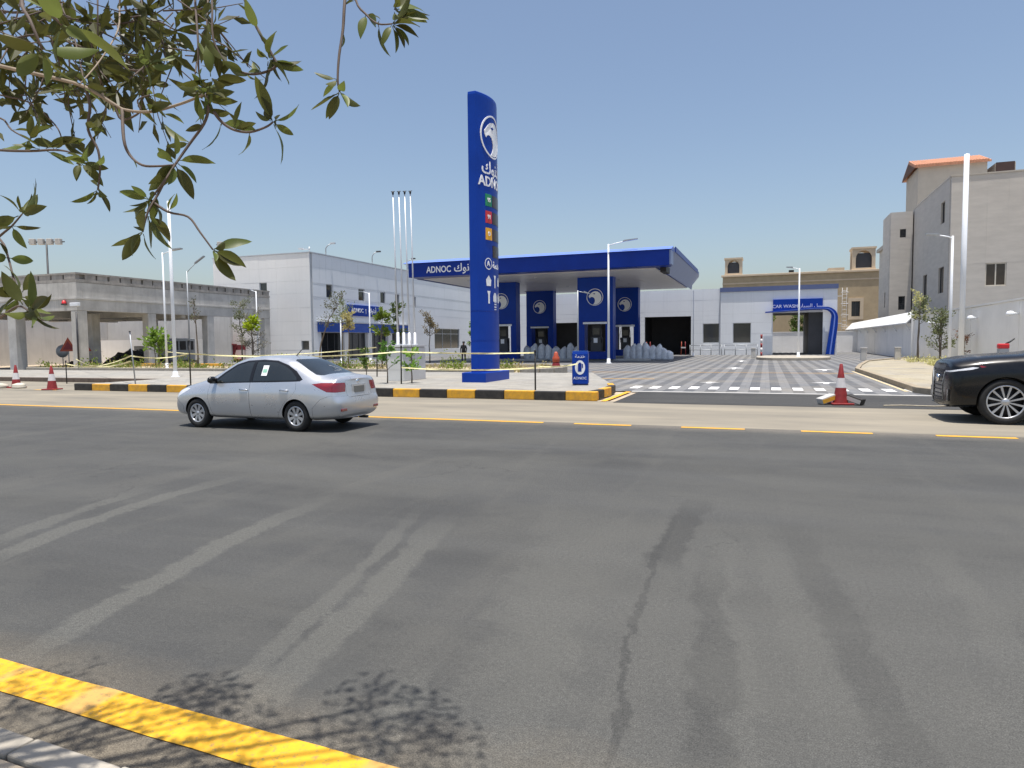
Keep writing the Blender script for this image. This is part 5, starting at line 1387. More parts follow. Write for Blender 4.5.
        for f in bm.faces:
            if f[lay] < 0: continue
            c = f.calc_center_median()
            if flt(c, f.normal) and inpoly(*get(c), poly):
                k = pid + (1 if c.y < 0 and pl == 'xz' and 'bumper' not in name else 0); f[lay] = k; used.add(k)
        for k in used: parts[k] = (name, mat, shrink, sink)
        pid += 2
    bmesh.ops.remove_doubles(bm, verts=bm.verts, dist=.0012)
    bmesh.ops.dissolve_degenerate(bm, dist=.0012, edges=bm.edges)
    bm.normal_update()
    parts[0] = ('body', paintm, 0, 0)
    body = None
    for k in sorted(parts):
        fsel = [f for f in bm.faces if f[lay] == k]
        if not fsel: continue
        idx = {}; vv = []; ff = []; nor = {}
        for f in fsel:
            row = []
            for v in f.verts:
                if v.index not in idx or True:
                    key = v
                    if key not in idx: idx[key] = len(vv); vv.append(v.co.copy()); nor[idx[key]] = v.normal.copy()
                    row.append(idx[key])
            ff.append(row)
        name, mat, shrink, sink = parts[k]
        if shrink or sink:
            cnt = {}
            for r_ in ff:
                for a, b_ in zip(r_, r_[1:] + r_[:1]):
                    e = (min(a, b_), max(a, b_)); cnt[e] = cnt.get(e, 0) + 1
            bd = {a for e, c in cnt.items() if c == 1 for a in e}
            ctr = sum(vv, Vector()) / len(vv)
            for i in range(len(vv)):
                p = vv[i] - nor[i] * sink
                if i in bd and shrink: d = ctr - p; d -= nor[i] * d.dot(nor[i]); p = p + d.normalized() * shrink
                vv[i] = p
        m3 = bpy.data.meshes.new(name); m3.from_pydata(vv, [], ff); m3.materials.append(mat)
        m3.polygons.foreach_set('use_smooth', [True] * len(ff)); m3.update()
        if k < 0: m3.set_sharp_from_angle(angle=R(38))
        else: m3.normals_split_custom_set_from_vertices([clean_normal(v) for v in vv])
        ob = _obj0(name, m3, root)
        ob.cycles.shadow_terminator_offset = .25; ob.cycles.shadow_terminator_geometry_offset = .3
        if k == 0: body = ob
    bvh = BVHTree.FromBMesh(bm)
    bm.free()
    return body, bvh

def wheel(root, x, y, r, wd, rimr, style):
    s_ = 1 if y > 0 else -1
    o_ = y; i_ = y - s_ * wd
    ty = MB(); ty.lathe([(rimr, o_ - s_ * .012), (rimr + .012, o_), (r - .035, o_), (r - .008, o_ - s_ * .02), (r, o_ - s_ * .05), (r, i_ + s_ * .05), (r - .03, i_), (rimr, i_)], (x, 0, r), 40, 'y')
    t = ty.build('wheel', TYRE, root)
    rm = MB(); rm.lathe([(0, o_ - s_ * .10), (rimr, o_ - s_ * .10), (rimr, o_ - s_ * .115), (0, o_ - s_ * .115)], (x, 0, r), 32, 'y'); rm.build('rim_barrel', RIMD, t)
    sp = MB(); sp.lathe([(rimr - .028, o_ - s_ * .03), (rimr - .022, o_ - s_ * .004), (rimr + .002, o_ - s_ * .004), (rimr + .002, o_ - s_ * .05)], (x, 0, r), 40, 'y')
    n = style
    for k in range(n):
        a = 2 * math.pi * (k + .5) / n; d = Vector((math.cos(a), math.sin(a))); q = Vector((-d.y, d.x))
        w0, w1 = (rimr * .20, rimr * .14) if n > 9 else (rimr * .20, rimr * .36)
        if n > 9: w0, w1 = rimr * .07, rimr * .13
        a0, a1 = d * rimr * .20, d * (rimr - .02)
        vs = []
        for yy in (o_ - s_ * .012, o_ - s_ * .06):
            for p in (a0 + q * w0 / 2, a0 - q * w0 / 2, a1 - q * w1 / 2, a1 + q * w1 / 2): vs.append((x + p.x, yy + (0 if p.length > rimr * .5 else -s_ * .008), r + p.y))
        sp.add(vs, [(0, 1, 2, 3), (7, 6, 5, 4), (0, 4, 5, 1), (1, 5, 6, 2), (2, 6, 7, 3), (3, 7, 4, 0)])
    sp.lathe([(0, o_ - s_ * .008), (rimr * .16, o_ - s_ * .010), (rimr * .24, o_ - s_ * .03), (rimr * .24, o_ - s_ * .07)], (x, 0, r), 20, 'y')
    sp.build('rim', RIMS, t)
    return t

# --- silver saloon
car = thing('silver_car', 'silver four-door saloon car driving left along the far lane', 'car', (-9.72, 11.66, 0.004), math.pi)
Z0 = {}
st = [(-2.16, .25, [(.52, .25), (.66, .34), (.69, .54), (.68, .68), (.64, .82), (.58, .93), (.49, .985), (.28, 1.0)], 1.005, {1: .06, 2: -.03, 3: -.05, 4: -.02, 6: .02, 7: .03, 8: .02, 9: .02}),
      (-2.06, .22, [(.64, .22), (.78, .33), (.805, .54), (.79, .70), (.755, .86), (.68, .975), (.57, 1.04), (.32, 1.06)], 1.065, {}),
      (-1.80, .22, [(.70, .21), (.82, .32), (.845, .54), (.83, .73), (.79, .90), (.71, 1.0), (.585, 1.06), (.33, 1.085)], 1.09, {}),
      (-1.62, .20, [(.72, .19), (.825, .31), (.85, .54), (.84, .74), (.795, .92), (.71, 1.03), (.585, 1.09), (.33, 1.115)], 1.12, {}),
      (-1.02, .19, [(.73, .18), (.825, .30), (.85, .54), (.845, .75), (.80, .94), (.69, 1.20), (.565, 1.37), (.33, 1.405)], 1.415, {}),
      (-.72, .19, [(.73, .18), (.825, .30), (.85, .54), (.845, .75), (.80, .94), (.68, 1.23), (.555, 1.425), (.33, 1.46)], 1.47, {}),
      (-.05, .19, [(.73, .18), (.825, .30), (.85, .54), (.845, .74), (.80, .93), (.68, 1.22), (.555, 1.435), (.33, 1.475)], 1.485, {}),
      (.42, .19, [(.73, .18), (.825, .30), (.85, .53), (.845, .73), (.80, .915), (.685, 1.18), (.565, 1.385), (.33, 1.43)], 1.44, {}),
      (.78, .19, [(.73, .18), (.825, .30), (.85, .53), (.845, .72), (.795, .90), (.70, 1.06), (.60, 1.18), (.34, 1.225)], 1.24, {}),
      (1.22, .20, [(.73, .19), (.825, .31), (.85, .53), (.84, .71), (.785, .875), (.71, .935), (.60, .975), (.34, 1.005)], 1.015, {}),
      (1.60, .20, [(.72, .20), (.82, .31), (.845, .52), (.83, .69), (.765, .82), (.68, .865), (.56, .90), (.31, .93)], .94, {}),
      (1.95, .22, [(.66, .22), (.78, .31), (.80, .51), (.775, .66), (.70, .75), (.61, .785), (.50, .815), (.28, .845)], .855, {}),
      (2.14, .25, [(.50, .25), (.60, .33), (.62, .50), (.60, .61), (.55, .675), (.47, .70), (.38, .72), (.22, .735)], .745, {1: -.04, 5: -.04, 6: -.06, 7: -.07, 8: -.07, 9: -.07})]
side = lambda c, n_: abs(n_.y) > .35 and abs(c.y) > .5
DLO = [(1.02, .905), (.70, 1.135), (.42, 1.30), (.15, 1.375), (-.25, 1.395), (-.62, 1.375), (-.92, 1.29), (-1.16, 1.17), (-1.36, 1.01), (-1.30, .975), (-.6, .955), (.3, .935)]
FW = [(.88, .945), (.66, 1.115), (.40, 1.275), (.15, 1.345), (-.04, 1.355), (-.04, .965), (.4, .953)]
RW = [(-.12, .97), (-.12, 1.36), (-.35, 1.362), (-.62, 1.345), (-.86, 1.275), (-1.04, 1.185), (-1.20, 1.05), (-1.22, 1.0), (-.7, .985)]
rear_g = [(-.56, 1.085), (-.60, 1.10), (-.56, 1.20), (-.47, 1.37), (-.40, 1.395), (.40, 1.395), (.47, 1.37), (.56, 1.20), (.60, 1.10), (.56, 1.085)]
ws = [(-.62, 1.02), (-.66, 1.05), (-.57, 1.20), (-.47, 1.385), (-.40, 1.405), (.40, 1.405), (.47, 1.385), (.57, 1.20), (.66, 1.05), (.62, 1.02)]
regs = [('front_door', SILVER, 'xz', [(1.00, .90), (1.02, .62), (.93, .33), (.86, .26), (-.10, .26), (-.08, .6), (-.075, .955), (.4, .93)], side, .004, 0),
        ('rear_door', SILVER, 'xz', [(-.075, .955), (-.08, .6), (-.10, .26), (-.76, .26), (-.84, .40), (-.98, .58), (-1.16, .70), (-1.24, .82), (-1.22, .975), (-.6, .965)], side, .004, 0),
        ('window_trim', TRIM, 'xz', DLO, side, .002, 0),
        ('front_window', CGLASS, 'xz', FW, side, .003, .004), ('rear_window', CGLASS, 'xz', RW, side, .003, .004),
        ('windscreen', CGLASS, 'yz', ws, lambda c, n_: n_.x > .25 and c.z > .98 and c.x > .3 and abs(c.y) < .7, .003, .003),
        ('back_window', CGLASS, 'yz', rear_g, lambda c, n_: n_.x < -.25 and c.z > 1.07 and c.x > -1.85, .003, .003),
        ('rear_bumper', SILVER, 'xz', [(-2.45, .665), (-2.0, .70), (-1.82, .64), (-1.63, .46), (-1.61, .10), (-2.45, .10)], lambda c, n_: n_.z > -.8, .005, 0),
        ('front_bumper', SILVER, 'xz', [(1.93, .58), (2.4, .60), (2.4, .10), (1.72, .10), (1.72, .44)], lambda c, n_: n_.z > -.8, .005, 0),
        ('bonnet', SILVER, 'xy', [(1.18, -.66), (1.9, -.60), (2.06, -.40), (2.10, 0), (2.06, .40), (1.9, .60), (1.18, .66)], lambda c, n_: n_.z > .55 and c.z > .7 and c.x > 1.1, .005, 0),
        ('tail_lamp', TAILR, 'xz', [(-1.60, .925), (-1.80, .95), (-2.02, .95), (-2.3, .935), (-2.3, .775), (-2.10, .765), (-1.95, .775), (-1.82, .83)], lambda c, n_: abs(c.y) > .43 and n_.z < .75, .003, 0),
        ('boot_lid', SILVER, 'yz', [(-.425, .70), (-.425, .95), (-.40, .98), (.40, .98), (.425, .95), (.425, .70), (.38, .66), (-.38, .66)], lambda c, n_: n_.x < -.5 and c.x < -1.9, .004, 0),
        ('head_lamp', LAMPC, 'xz', [(1.55, .80), (1.75, .83), (2.2, .76), (2.2, .62), (1.95, .60)], lambda c, n_: abs(c.y) > .40 and n_.z < .8, .003, 0)]
wh = [(1.33, .845), (1.33, -.845), (-1.22, .845), (-1.22, -.845)]
CR1 = [('R', 1, (5, 9), .75), ('R', 0, (1, 4), .35), ('L', 4, (1, 11), .45), ('L', 2, (1, 11), .3), ('R', 9, (7, 9), .2), ('L', 5, (1, 4), .4)]
body, bvh = build_car(car, st, wh, .30, regs, SILVER, creases=CR1)
car.scale = (.965, 1, 1)
for (x, y) in wh: wheel(car, x, y * .985, .30, .19, .195, 8)
def surf(bvh, o_, d):
    h = bvh.ray_cast(Vector(o_), Vector(d).normalized())
    return (h[0], h[1]) if h[0] else (Vector(o_), -Vector(d))
for s_ in (1, -1):
    for x, nm in ((-.0, 'front'), (-1.02, 'rear')):
        p, n_ = surf(bvh, (x + .06, s_ * 1.5, .80), (0, -s_, 0))
        b = MB(); b.tube([(p.x - .10, p.y - s_ * .004, p.z - .004), (p.x - .085, p.y + s_ * .028, p.z), (p.x + .085, p.y + s_ * .028, p.z + .004), (p.x + .10, p.y - s_ * .004, p.z + .004)], .014, 8); b.build('door_handle', CHROME, car)
    p, n_ = surf(bvh, (.82, s_ * 1.5, .94), (0, -s_, 0))
    mb = MB()
    for k in range(9):
        a = k / 8 * math.pi; 
    mb.lathe([(0, -.11), (.05, -.10), (.075, -.03), (.075, .05), (.05, .10), (0, .11)], (0, 0, 0), 12, 'y')
    m_ = mb.build('door_mirror', TRIM, car); m_.location = (p.x + .02, p.y + s_ * .11, p.z + .05); m_.scale = (.75, 1, .95)
    MB().tube([(p.x + .03, p.y - s_ * .03, p.z + .0), (p.x + .02, p.y + s_ * .06, p.z + .03)], .03, 8).build('mirror_arm', TRIM, car)
    # reflector low in the rear bumper
    p, n_ = surf(bvh, (-3, s_ * .56, .42), (1, 0, 0)); MB().box(p.x - .012, p.x + .02, p.y - .09, p.y + .09, p.z - .025, p.z + .025).build('bumper_reflector', TAILR, car, .008)
p, n_ = surf(bvh, (-3, 0, .80), (1, 0, 0)); box('number_plate', p.x - .020, p.x + .005, -.17, .17, .735, .865, PLATE, car, .004)
box('plate_recess', p.x - .006, p.x + .012, -.24, .24, .71, .90, SILVER, car, .004)
p, n_ = surf(bvh, (-3, 0, .94), (1, 0, 0)); MB().lathe([(0, -.012), (.045, -.010), (.05, 0), (.05, .02)], (p.x, 0, .945), 16, 'x').build('badge', CHROME, car)
MB().tube([(-.62, 0, 1.46), (-.78, 0, 1.60)], [.012, .006], 6).build('antenna', BLACK, car)
p, n_ = surf(bvh, (2.5, 0, .60), (-1, 0, 0)); box('grille', p.x - .03, p.x + .012, -.36, .36, .50, .60, TRIM, car, .01)
p, n_ = surf(bvh, (-.52, 1.5, 1.17), (0, -1, 0))
q = MB(); a_, _ = surf(bvh, (-.32, 1.5, 1.08), (0, -1, 0)); b_, _ = surf(bvh, (-.32, 1.5, 1.28), (0, -1, 0)); c_, _ = surf(bvh, (-.46, 1.5, 1.28), (0, -1, 0)); d_, _ = surf(bvh, (-.46, 1.5, 1.08), (0, -1, 0))
q.add([v + Vector((0, .006, 0)) for v in (a_, b_, c_, d_)] + [v + Vector((0, .002, 0)) for v in (a_, b_, c_, d_)], [(0, 1, 2, 3), (7, 6, 5, 4), (0, 4, 5, 1), (1, 5, 6, 2), (2, 6, 7, 3), (3, 7, 4, 0)]); stick = q.build('window_sticker', LETTER, car)
mid = lambda v0, v1, t_: v0 + (v1 - v0) * t_
q = MB(); pp = [mid(a_, b_, .25), mid(a_, b_, .7), mid(d_, c_, .7), mid(d_, c_, .25)]; cc = sum(pp, Vector()) / 4
q.add([cc + (v - cc) * .75 + Vector((0, .009, 0)) for v in pp], [(0, 1, 2, 3)]); q.build('sticker_print', M('sticker_green', (.25, .5, .38), .5), stick)
box('exhaust', -2.10, -1.9, -.42, -.36, .17, .22, DGREY, car)

# --- black SUV
suv = thing('black_suv', 'black luxury SUV parked on the shoulder at the right edge', 'car', (5.92, 16.52, 0.004), math.pi)
sv = [(-2.52, .40, [(.62, .40), (.76, .48), (.80, .75), (.79, 1.0), (.75, 1.18), (.68, 1.36), (.56, 1.48), (.32, 1.53)], 1.54, {6: .08, 7: .12, 8: .12, 9: .12}),
      (-2.38, .34, [(.80, .34), (.93, .44), (.96, .75), (.95, 1.02), (.90, 1.22), (.79, 1.48), (.65, 1.66), (.36, 1.71)], 1.72, {}),
      (-1.95, .32, [(.84, .31), (.97, .42), (.99, .76), (.985, 1.04), (.93, 1.24), (.81, 1.54), (.67, 1.76), (.37, 1.81)], 1.82, {}),
      (-1.2, .31, [(.85, .30), (.97, .42), (.99, .76), (.985, 1.04), (.93, 1.24), (.81, 1.57), (.68, 1.81), (.38, 1.86)], 1.87, {}),
      (-.5, .31, [(.85, .30), (.97, .42), (.99, .74), (.985, 1.02), (.93, 1.23), (.81, 1.57), (.68, 1.82), (.38, 1.875)], 1.885, {}),
      (.08, .31, [(.85, .30), (.97, .42), (.99, .73), (.985, 1.02), (.93, 1.22), (.815, 1.53), (.69, 1.76), (.38, 1.82)], 1.83, {}),
      (.45, .31, [(.85, .30), (.97, .42), (.99, .73), (.985, 1.02), (.925, 1.22), (.83, 1.42), (.73, 1.55), (.40, 1.60)], 1.61, {}),
      (.86, .31, [(.85, .30), (.975, .42), (1.0, .73), (.99, 1.03), (.925, 1.225), (.85, 1.315), (.72, 1.365), (.40, 1.39)], 1.40, {}),
      (1.55, .31, [(.85, .30), (.98, .42), (1.0, .73), (.99, 1.03), (.925, 1.21), (.84, 1.29), (.70, 1.34), (.38, 1.365)], 1.375, {}),
      (2.12, .30, [(.84, .30), (.965, .40), (.99, .70), (.975, .99), (.90, 1.16), (.81, 1.24), (.67, 1.29), (.37, 1.315)], 1.325, {}),
      (2.42, .28, [(.78, .28), (.90, .36), (.93, .64), (.915, .94), (.84, 1.09), (.75, 1.165), (.61, 1.21), (.34, 1.24)], 1.25, {1: -.05}),
      (2.53, .30, [(.60, .30), (.72, .37), (.76, .62), (.75, .90), (.69, 1.04), (.61, 1.10), (.50, 1.14), (.29, 1.165)], 1.175, {1: -.03, 5: -.02, 6: -.04, 7: -.05, 8: -.05, 9: -.05})]
sside = lambda c, n_: abs(n_.y) > .35 and abs(c.y) > .55
regs2 = [('front_door', BLACKP, 'xz', [(.92, 1.21), (.98, .8), (.95, .42), (-.12, .42), (-.10, 1.25), (.4, 1.235)], sside, .004, 0),
         ('rear_door', BLACKP, 'xz', [(-.10, 1.25), (-.12, .42), (-.82, .42), (-1.0, .7), (-1.22, .95), (-1.25, 1.26)], sside, .004, 0),
         ('window_trim', TRIM, 'xz', [(.74, 1.255), (.42, 1.47), (.12, 1.66), (-.12, 1.745), (-1.2, 1.77), (-1.9, 1.70), (-2.15, 1.5), (-2.1, 1.34), (-1.2, 1.27)], sside, .002, 0),
         ('front_window', CGLASS, 'xz', [(.62, 1.29), (.40, 1.43), (.14, 1.60), (-.04, 1.67), (-.07, 1.675), (-.07, 1.295)], sside, .003, .004),
         ('rear_window', CGLASS, 'xz', [(-.15, 1.295), (-.15, 1.715), (-1.15, 1.72), (-1.2, 1.31)], sside, .003, .004),
         ('quarter_window', CGLASS, 'xz', [(-1.28, 1.32), (-1.24, 1.72), (-1.85, 1.66), (-2.03, 1.5), (-2.0, 1.37)], sside, .003, .004),
         ('windscreen', CGLASS, 'yz', [(-.74, 1.41), (-.80, 1.44), (-.62, 1.73), (-.5, 1.77), (.5, 1.77), (.62, 1.73), (.80, 1.44), (.74, 1.41)], lambda c, n_: n_.x > .25 and c.z > 1.38 and c.x > -.1 and c.x < 1.2 and abs(c.y) < .82, .003, .003),
         ('head_lamp', LAMPC, 'xz', [(2.02, 1.10), (2.12, 1.11), (2.32, 1.07), (2.6, 1.01), (2.6, .975), (2.36, 1.03), (2.14, 1.06)], lambda c, n_: abs(c.y) > .48 and n_.z < .85 and n_.x > -.2, .003, 0),
         ('side_marker', TAILR, 'xz', [(1.90, 1.115), (1.97, 1.14), (2.02, 1.14), (1.98, 1.095)], lambda c, n_: abs(c.y) > .48 and n_.z < .85, .002, 0),
         ('grille', TRIM, 'yz', [(-.40, .50), (-.52, .36), (.52, .36), (.40, .50), (.34, .72), (.46, 1.02), (.36, 1.05), (-.36, 1.05), (-.46, 1.02), (-.34, .72)], lambda c, n_: n_.x > .5 and c.x > 2.2, .003, .006),
         ('bonnet', BLACKP, 'xy', [(.92, -.68), (2.28, -.60), (2.42, -.32), (2.45, 0), (2.42, .32), (2.28, .60), (.92, .68)], lambda c, n_: n_.z > .6 and c.z > 1.0 and c.x > 1.0, .005, 0),
         ('tail_lamp', TAILR, 'xz', [(-2.1, 1.16), (-2.6, 1.18), (-2.6, 1.02), (-2.2, 1.0)], lambda c, n_: abs(c.y) > .2 and n_.z < .75 and c.x < -2, .003, 0)]
wh2 = [(1.58, .985), (1.58, -.985), (-1.28, .985), (-1.28, -.985)]
sbody, sbvh = build_car(suv, sv, wh2, .44, regs2, BLACKP, 1.10, .55, [('L', 4, (2, 10), .4), ('L', 5, (7, 10), .35), ('R', 10, (5, 9), .5), ('L', 2, (1, 10), .3)])
for (x, y) in wh2: wheel(suv, x, y * .995, .44, .26, .325, 12)
for s_ in (1, -1):
    p, n_ = surf(sbvh, (.55, s_ * 1.6, 1.28), (0, -s_, 0))
    mm = MB().lathe([(0, -.15), (.07, -.13), (.11, -.03), (.11, .07), (.07, .13), (0, .15)], (0, 0, 0), 12, 'y').build('door_mirror', BLACKP, suv); mm.location = (p.x, p.y + s_ * .14, p.z + .06); mm.scale = (.8, 1, .95)
    for x in (.06, -1.02):
        p, n_ = surf(sbvh, (x, s_ * 1.6, 1.04), (0, -s_, 0)); MB().tube([(p.x - .12, p.y - s_ * .004, p.z), (p.x - .1, p.y + s_ * .03, p.z), (p.x + .1, p.y + s_ * .03, p.z), (p.x + .12, p.y - s_ * .004, p.z)], .016, 8).build('door_handle', CHROME, suv)
    # slim bright surround of the grille and the bumper intake
    pts = []
    for (yy, zz) in [(.40, .44), (.35, .72), (.46, 1.0)]:
        p, n_ = surf(sbvh, (3.2, s_ * yy * 1.06, zz), (-1, 0, 0)); pts.append((p.x + .008, p.y, p.z))
    MB().tube(pts, .007, 6).build('grille_edge', GALV, suv)
    p, n_ = surf(sbvh, (3.2, s_ * .66, .52), (-1, 0, 0)); MB().box(p.x - .06, p.x + .004, p.y - .10, p.y + .10, .42, .66).build('bumper_intake', TRIM, suv, .01)
for k in range(7):
    z = .46 + k * .085; p, n_ = surf(sbvh, (3.2, 0, z), (-1, 0, 0)); hw = .30 + .06 * abs(k - 3) / 3; MB().box(p.x - .03, p.x + .004, -hw, hw, z - .012, z + .012).build('grille_bar', DGREY, suv)
p, n_ = surf(sbvh, (3.2, 0, .84), (-1, 0, 0)); MB().lathe([(0, .03), (.075, .026), (.085, .01), (.085, 0)], (p.x, 0, .86), 18, 'x').build('badge', CHROME, suv)
p, n_ = surf(sbvh, (3.2, 0, .40), (-1, 0, 0)); box('lower_lip', 2.36, 2.50, -.66, .66, .305, .335, TRIM, suv, .01)
# red antenna-like cap seen above the bonnet on the far side
t = thing('red_gas_tank', 'small red container with black spout seen above the SUV bonnet', 'container', (6.58, 24.0, 0.13))
box('stand', -.12, .12, -.12, .12, -.01, 1.22, GALV, t); box('can', -.14, .14, -.10, .10, 1.221, 1.37, REDB, t, .03); MB().tube([(.06, 0, 1.36), (.16, 0, 1.42), (.28, 0, 1.52)], [.03, .025, .02], 6).build('spout', BLACK, t)
# ------------------------------------------------------------------ the street tree above the camera
random.seed(77)
tree = thing('street_tree', 'broad-leaved street tree whose twigs hang into the upper left', 'tree', (-3.6, .55, .10))
ABS.add(tree.name)
MB().tube([(-3.6, .55, .05), (-3.58, .56, .9), (-3.5, .6, 1.8), (-3.35, .68, 2.6), (-3.2, .8, 3.3)], [.17, .13, .115, .10, .08], 12).build('trunk', BARK, tree)
TW = [[(-1.944,1.141,2.444),(-1.697,1.121,2.361),(-1.526,1.128,2.311),(-1.414,1.113,2.271),(-1.352,1.134,2.231),(-1.331,1.141,2.220),(-1.237,1.121,2.198),(-1.177,1.145,2.214),(-1.089,1.125,2.216)],
[(-2.145,1.280,2.447),(-1.908,1.256,2.367),(-1.833,1.282,2.345),(-1.721,1.266,2.270),(-1.704,1.270,2.231)],
[(-1.089,1.125,2.216),(-1.082,1.125,2.187),(-1.090,1.120,2.155),(-1.116,1.108,2.116),(-1.128,1.078,2.066),(-1.122,1.046,2.028),(-1.149,1.033,1.989)],
[(-1.195,1.214,2.548),(-1.150,1.170,2.435),(-1.103,1.126,2.327),(-1.101,1.123,2.262),(-1.091,1.125,2.229)],
[(-1.108,1.248,2.569),(-1.050,1.207,2.434),(-0.988,1.171,2.347),(-0.960,1.178,2.295),(-0.952,1.179,2.272),(-0.979,1.168,2.258),(-1.012,1.156,2.258),(-1.049,1.144,2.281),(-1.074,1.137,2.331),(-1.093,1.158,2.419),(-1.168,1.224,2.548)],
[(-1.071,1.129,2.179),(-1.055,1.133,2.158),(-1.032,1.141,2.142),(-1.001,1.152,2.137),(-0.970,1.164,2.147),(-0.957,1.170,2.157)],
[(-0.870,1.336,2.567),(-0.821,1.237,2.406),(-0.812,1.214,2.336),(-0.807,1.191,2.276),(-0.803,1.178,2.223),(-0.799,1.178,2.199)],
[(-0.870,1.335,2.545),(-0.800,1.245,2.406),(-0.769,1.233,2.367),(-0.735,1.222,2.338),(-0.703,1.223,2.333)],
[(-1.337,1.139,2.220),(-1.288,1.098,2.139),(-1.276,1.101,2.106),(-1.226,1.086,2.077),(-1.177,1.082,2.069),(-1.128,1.078,2.066)],
[(-1.871,1.152,2.203),(-1.694,1.108,2.163),(-1.577,1.098,2.146),(-1.524,1.118,2.148),(-1.440,1.094,2.126),(-1.423,1.099,2.106)],
[(-1.538,0.934,1.876),(-1.428,0.925,1.921),(-1.406,0.934,1.940),(-1.387,0.943,1.964)],
[(-1.649,1.007,1.992),(-1.480,0.959,1.921),(-1.412,0.928,1.877),(-1.349,0.895,1.828),(-1.338,0.897,1.796)],
[(-1.300,0.800,1.731),(-1.214,0.779,1.750),(-1.186,0.791,1.769),(-1.137,0.777,1.758)],
[(-1.122,1.046,2.028),(-1.135,1.039,1.999),(-1.136,1.015,1.961),(-1.145,1.009,1.922)],
[(-1.149,1.033,1.989),(-1.099,1.029,1.961),(-1.054,1.034,1.949),(-1.017,1.025,1.916),(-0.993,1.031,1.882)],
[(-1.414,1.113,2.271),(-1.404,1.115,2.231),(-1.407,1.110,2.177),(-1.386,1.115,2.132),(-1.381,1.113,2.084),(-1.385,1.109,2.044)],
[(-1.874,1.403,2.779),(-1.762,1.327,2.616),(-1.628,1.260,2.465),(-1.414,1.113,2.271)],
[(-1.691,1.471,2.777),(-1.613,1.382,2.614),(-1.527,1.299,2.489),(-1.476,1.204,2.372),(-1.425,1.110,2.278)],
[(-2.456,1.503,2.726),(-2.122,1.405,2.602),(-1.911,1.375,2.570),(-1.686,1.347,2.483),(-1.498,1.304,2.389),(-1.456,1.320,2.398)],
[(-2.457,1.513,2.888),(-2.123,1.411,2.690),(-1.886,1.389,2.634),(-1.662,1.360,2.549),(-1.538,1.407,2.561),(-1.476,1.428,2.534)],
[(-1.021,0.725,2.268),(-0.877,0.610,2.133),(-0.816,0.576,2.084),(-0.802,0.579,2.049)],
[(-0.952,0.751,2.267),(-0.832,0.627,2.139),(-0.794,0.585,2.096),(-0.781,0.589,2.078)],
[(-1.352,1.134,2.231),(-1.337,1.137,2.198),(-1.300,1.152,2.215),(-1.305,1.152,2.241),(-1.280,1.162,2.252)],
[(-1.871,1.156,2.268),(-1.801,1.183,2.272),(-1.721,1.156,2.226),(-1.629,1.135,2.186)]]
# limbs from the trunk to where the twigs start (all outside the picture)
top = Vector((-3.3, .75, 3.0))
limb_ends = [((-2.5, 1.1, 2.75), (-1.944, 1.141, 2.444)), ((-2.7, 1.2, 2.7), (-2.145, 1.28, 2.447)), ((-2.4, 1.4, 3.2), (-1.691, 1.471, 2.777)), ((-2.9, 1.3, 2.9), (-2.456, 1.503, 2.726)),
             ((-2.6, .9, 2.5), (-1.871, 1.152, 2.203)), ((-2.5, .85, 2.2), (-1.649, 1.007, 1.992)), ((-2.4, .8, 2.0), (-1.538, .934, 1.876)), ((-2.2, .7, 1.8), (-1.30, .80, 1.731)), ((-2.1, .6, 2.5), (-1.021, .725, 2.268)),
             ((-2.1, 1.3, 3.1), (-1.195, 1.214, 2.548)), ((-1.9, 1.4, 3.2), (-1.108, 1.248, 2.569)), ((-1.9, 1.5, 3.3), (-.87, 1.336, 2.567)), ((-2.6, .95, 2.6), (-1.871, 1.156, 2.268))]
for m_, e in limb_ends:
    m_, e = Vector(m_), Vector(e)
    MB().tube([top, top.lerp(m_, .5) + Vector((0, 0, .12)), m_, m_.lerp(e, .5) + Vector((0, 0, .02)), e], [.045, .028, .014, .009, .006], 7).build('limb', BARK, tree)
for i, p in enumerate(TW):
    P_ = [Vector(q) for q in p]; sm = []
    for k in range(len(P_) - 1):        # smooth the path
        p0, p1, p2, p3 = P_[max(k - 1, 0)], P_[k], P_[k + 1], P_[min(k + 2, len(P_) - 1)]
        for j in range(4):
            t_ = j / 4; sm.append(.5 * ((2 * p1) + (-p0 + p2) * t_ + (2 * p0 - 5 * p1 + 4 * p2 - p3) * t_ ** 2 + (-p0 + 3 * p1 - 3 * p2 + p3) * t_ ** 3))
    sm.append(P_[-1]); r0 = .0050 if i == 0 else (.0036 if len(P_) > 5 else .0028)
    MB().tube(sm, [r0 * (1 - .5 * k / len(sm)) for k in range(len(sm))], 6).build('twig', TWIGT if i in (0, 17) else TWIG, tree)
# leaves: four shapes shared by all
def leafmesh(L, W, curl, fold, seed):
    random.seed(seed); n = 8; vs = []; fs = []
    for k in range(n + 1):
        t_ = k / n; wv_ = W * (math.sin(math.pi * t_ ** .85) ** .8) * (1 if k not in (0, n) else .02)
        z = -curl * (t_ - .2) ** 2 * L; y = t_ * L
        wob = rnd(-.03, .03) * W
        vs += [(-wv_ / 2, y, z + fold * wv_ + wob), (0, y, z), (wv_ / 2, y, z + fold * wv_ - wob)]
    for k in range(n):
        a = k * 3; fs += [(a, a + 1, a + 4, a + 3), (a + 1, a + 2, a + 5, a + 4)]
    b = MB(); b.add(vs, fs, 0, True); b.tube([(0, -.10 * L, .0), (0, 0.02 * L, 0)], .0011, 5)
    return b.mesh('leaf', LEAF)
LM = [leafmesh(.072, .027, .25, .18, 1), leafmesh(.065, .023, -.1, .25, 2), leafmesh(.080, .026, .4, .12, 3), leafmesh(.055, .021, .15, .3, 4)]
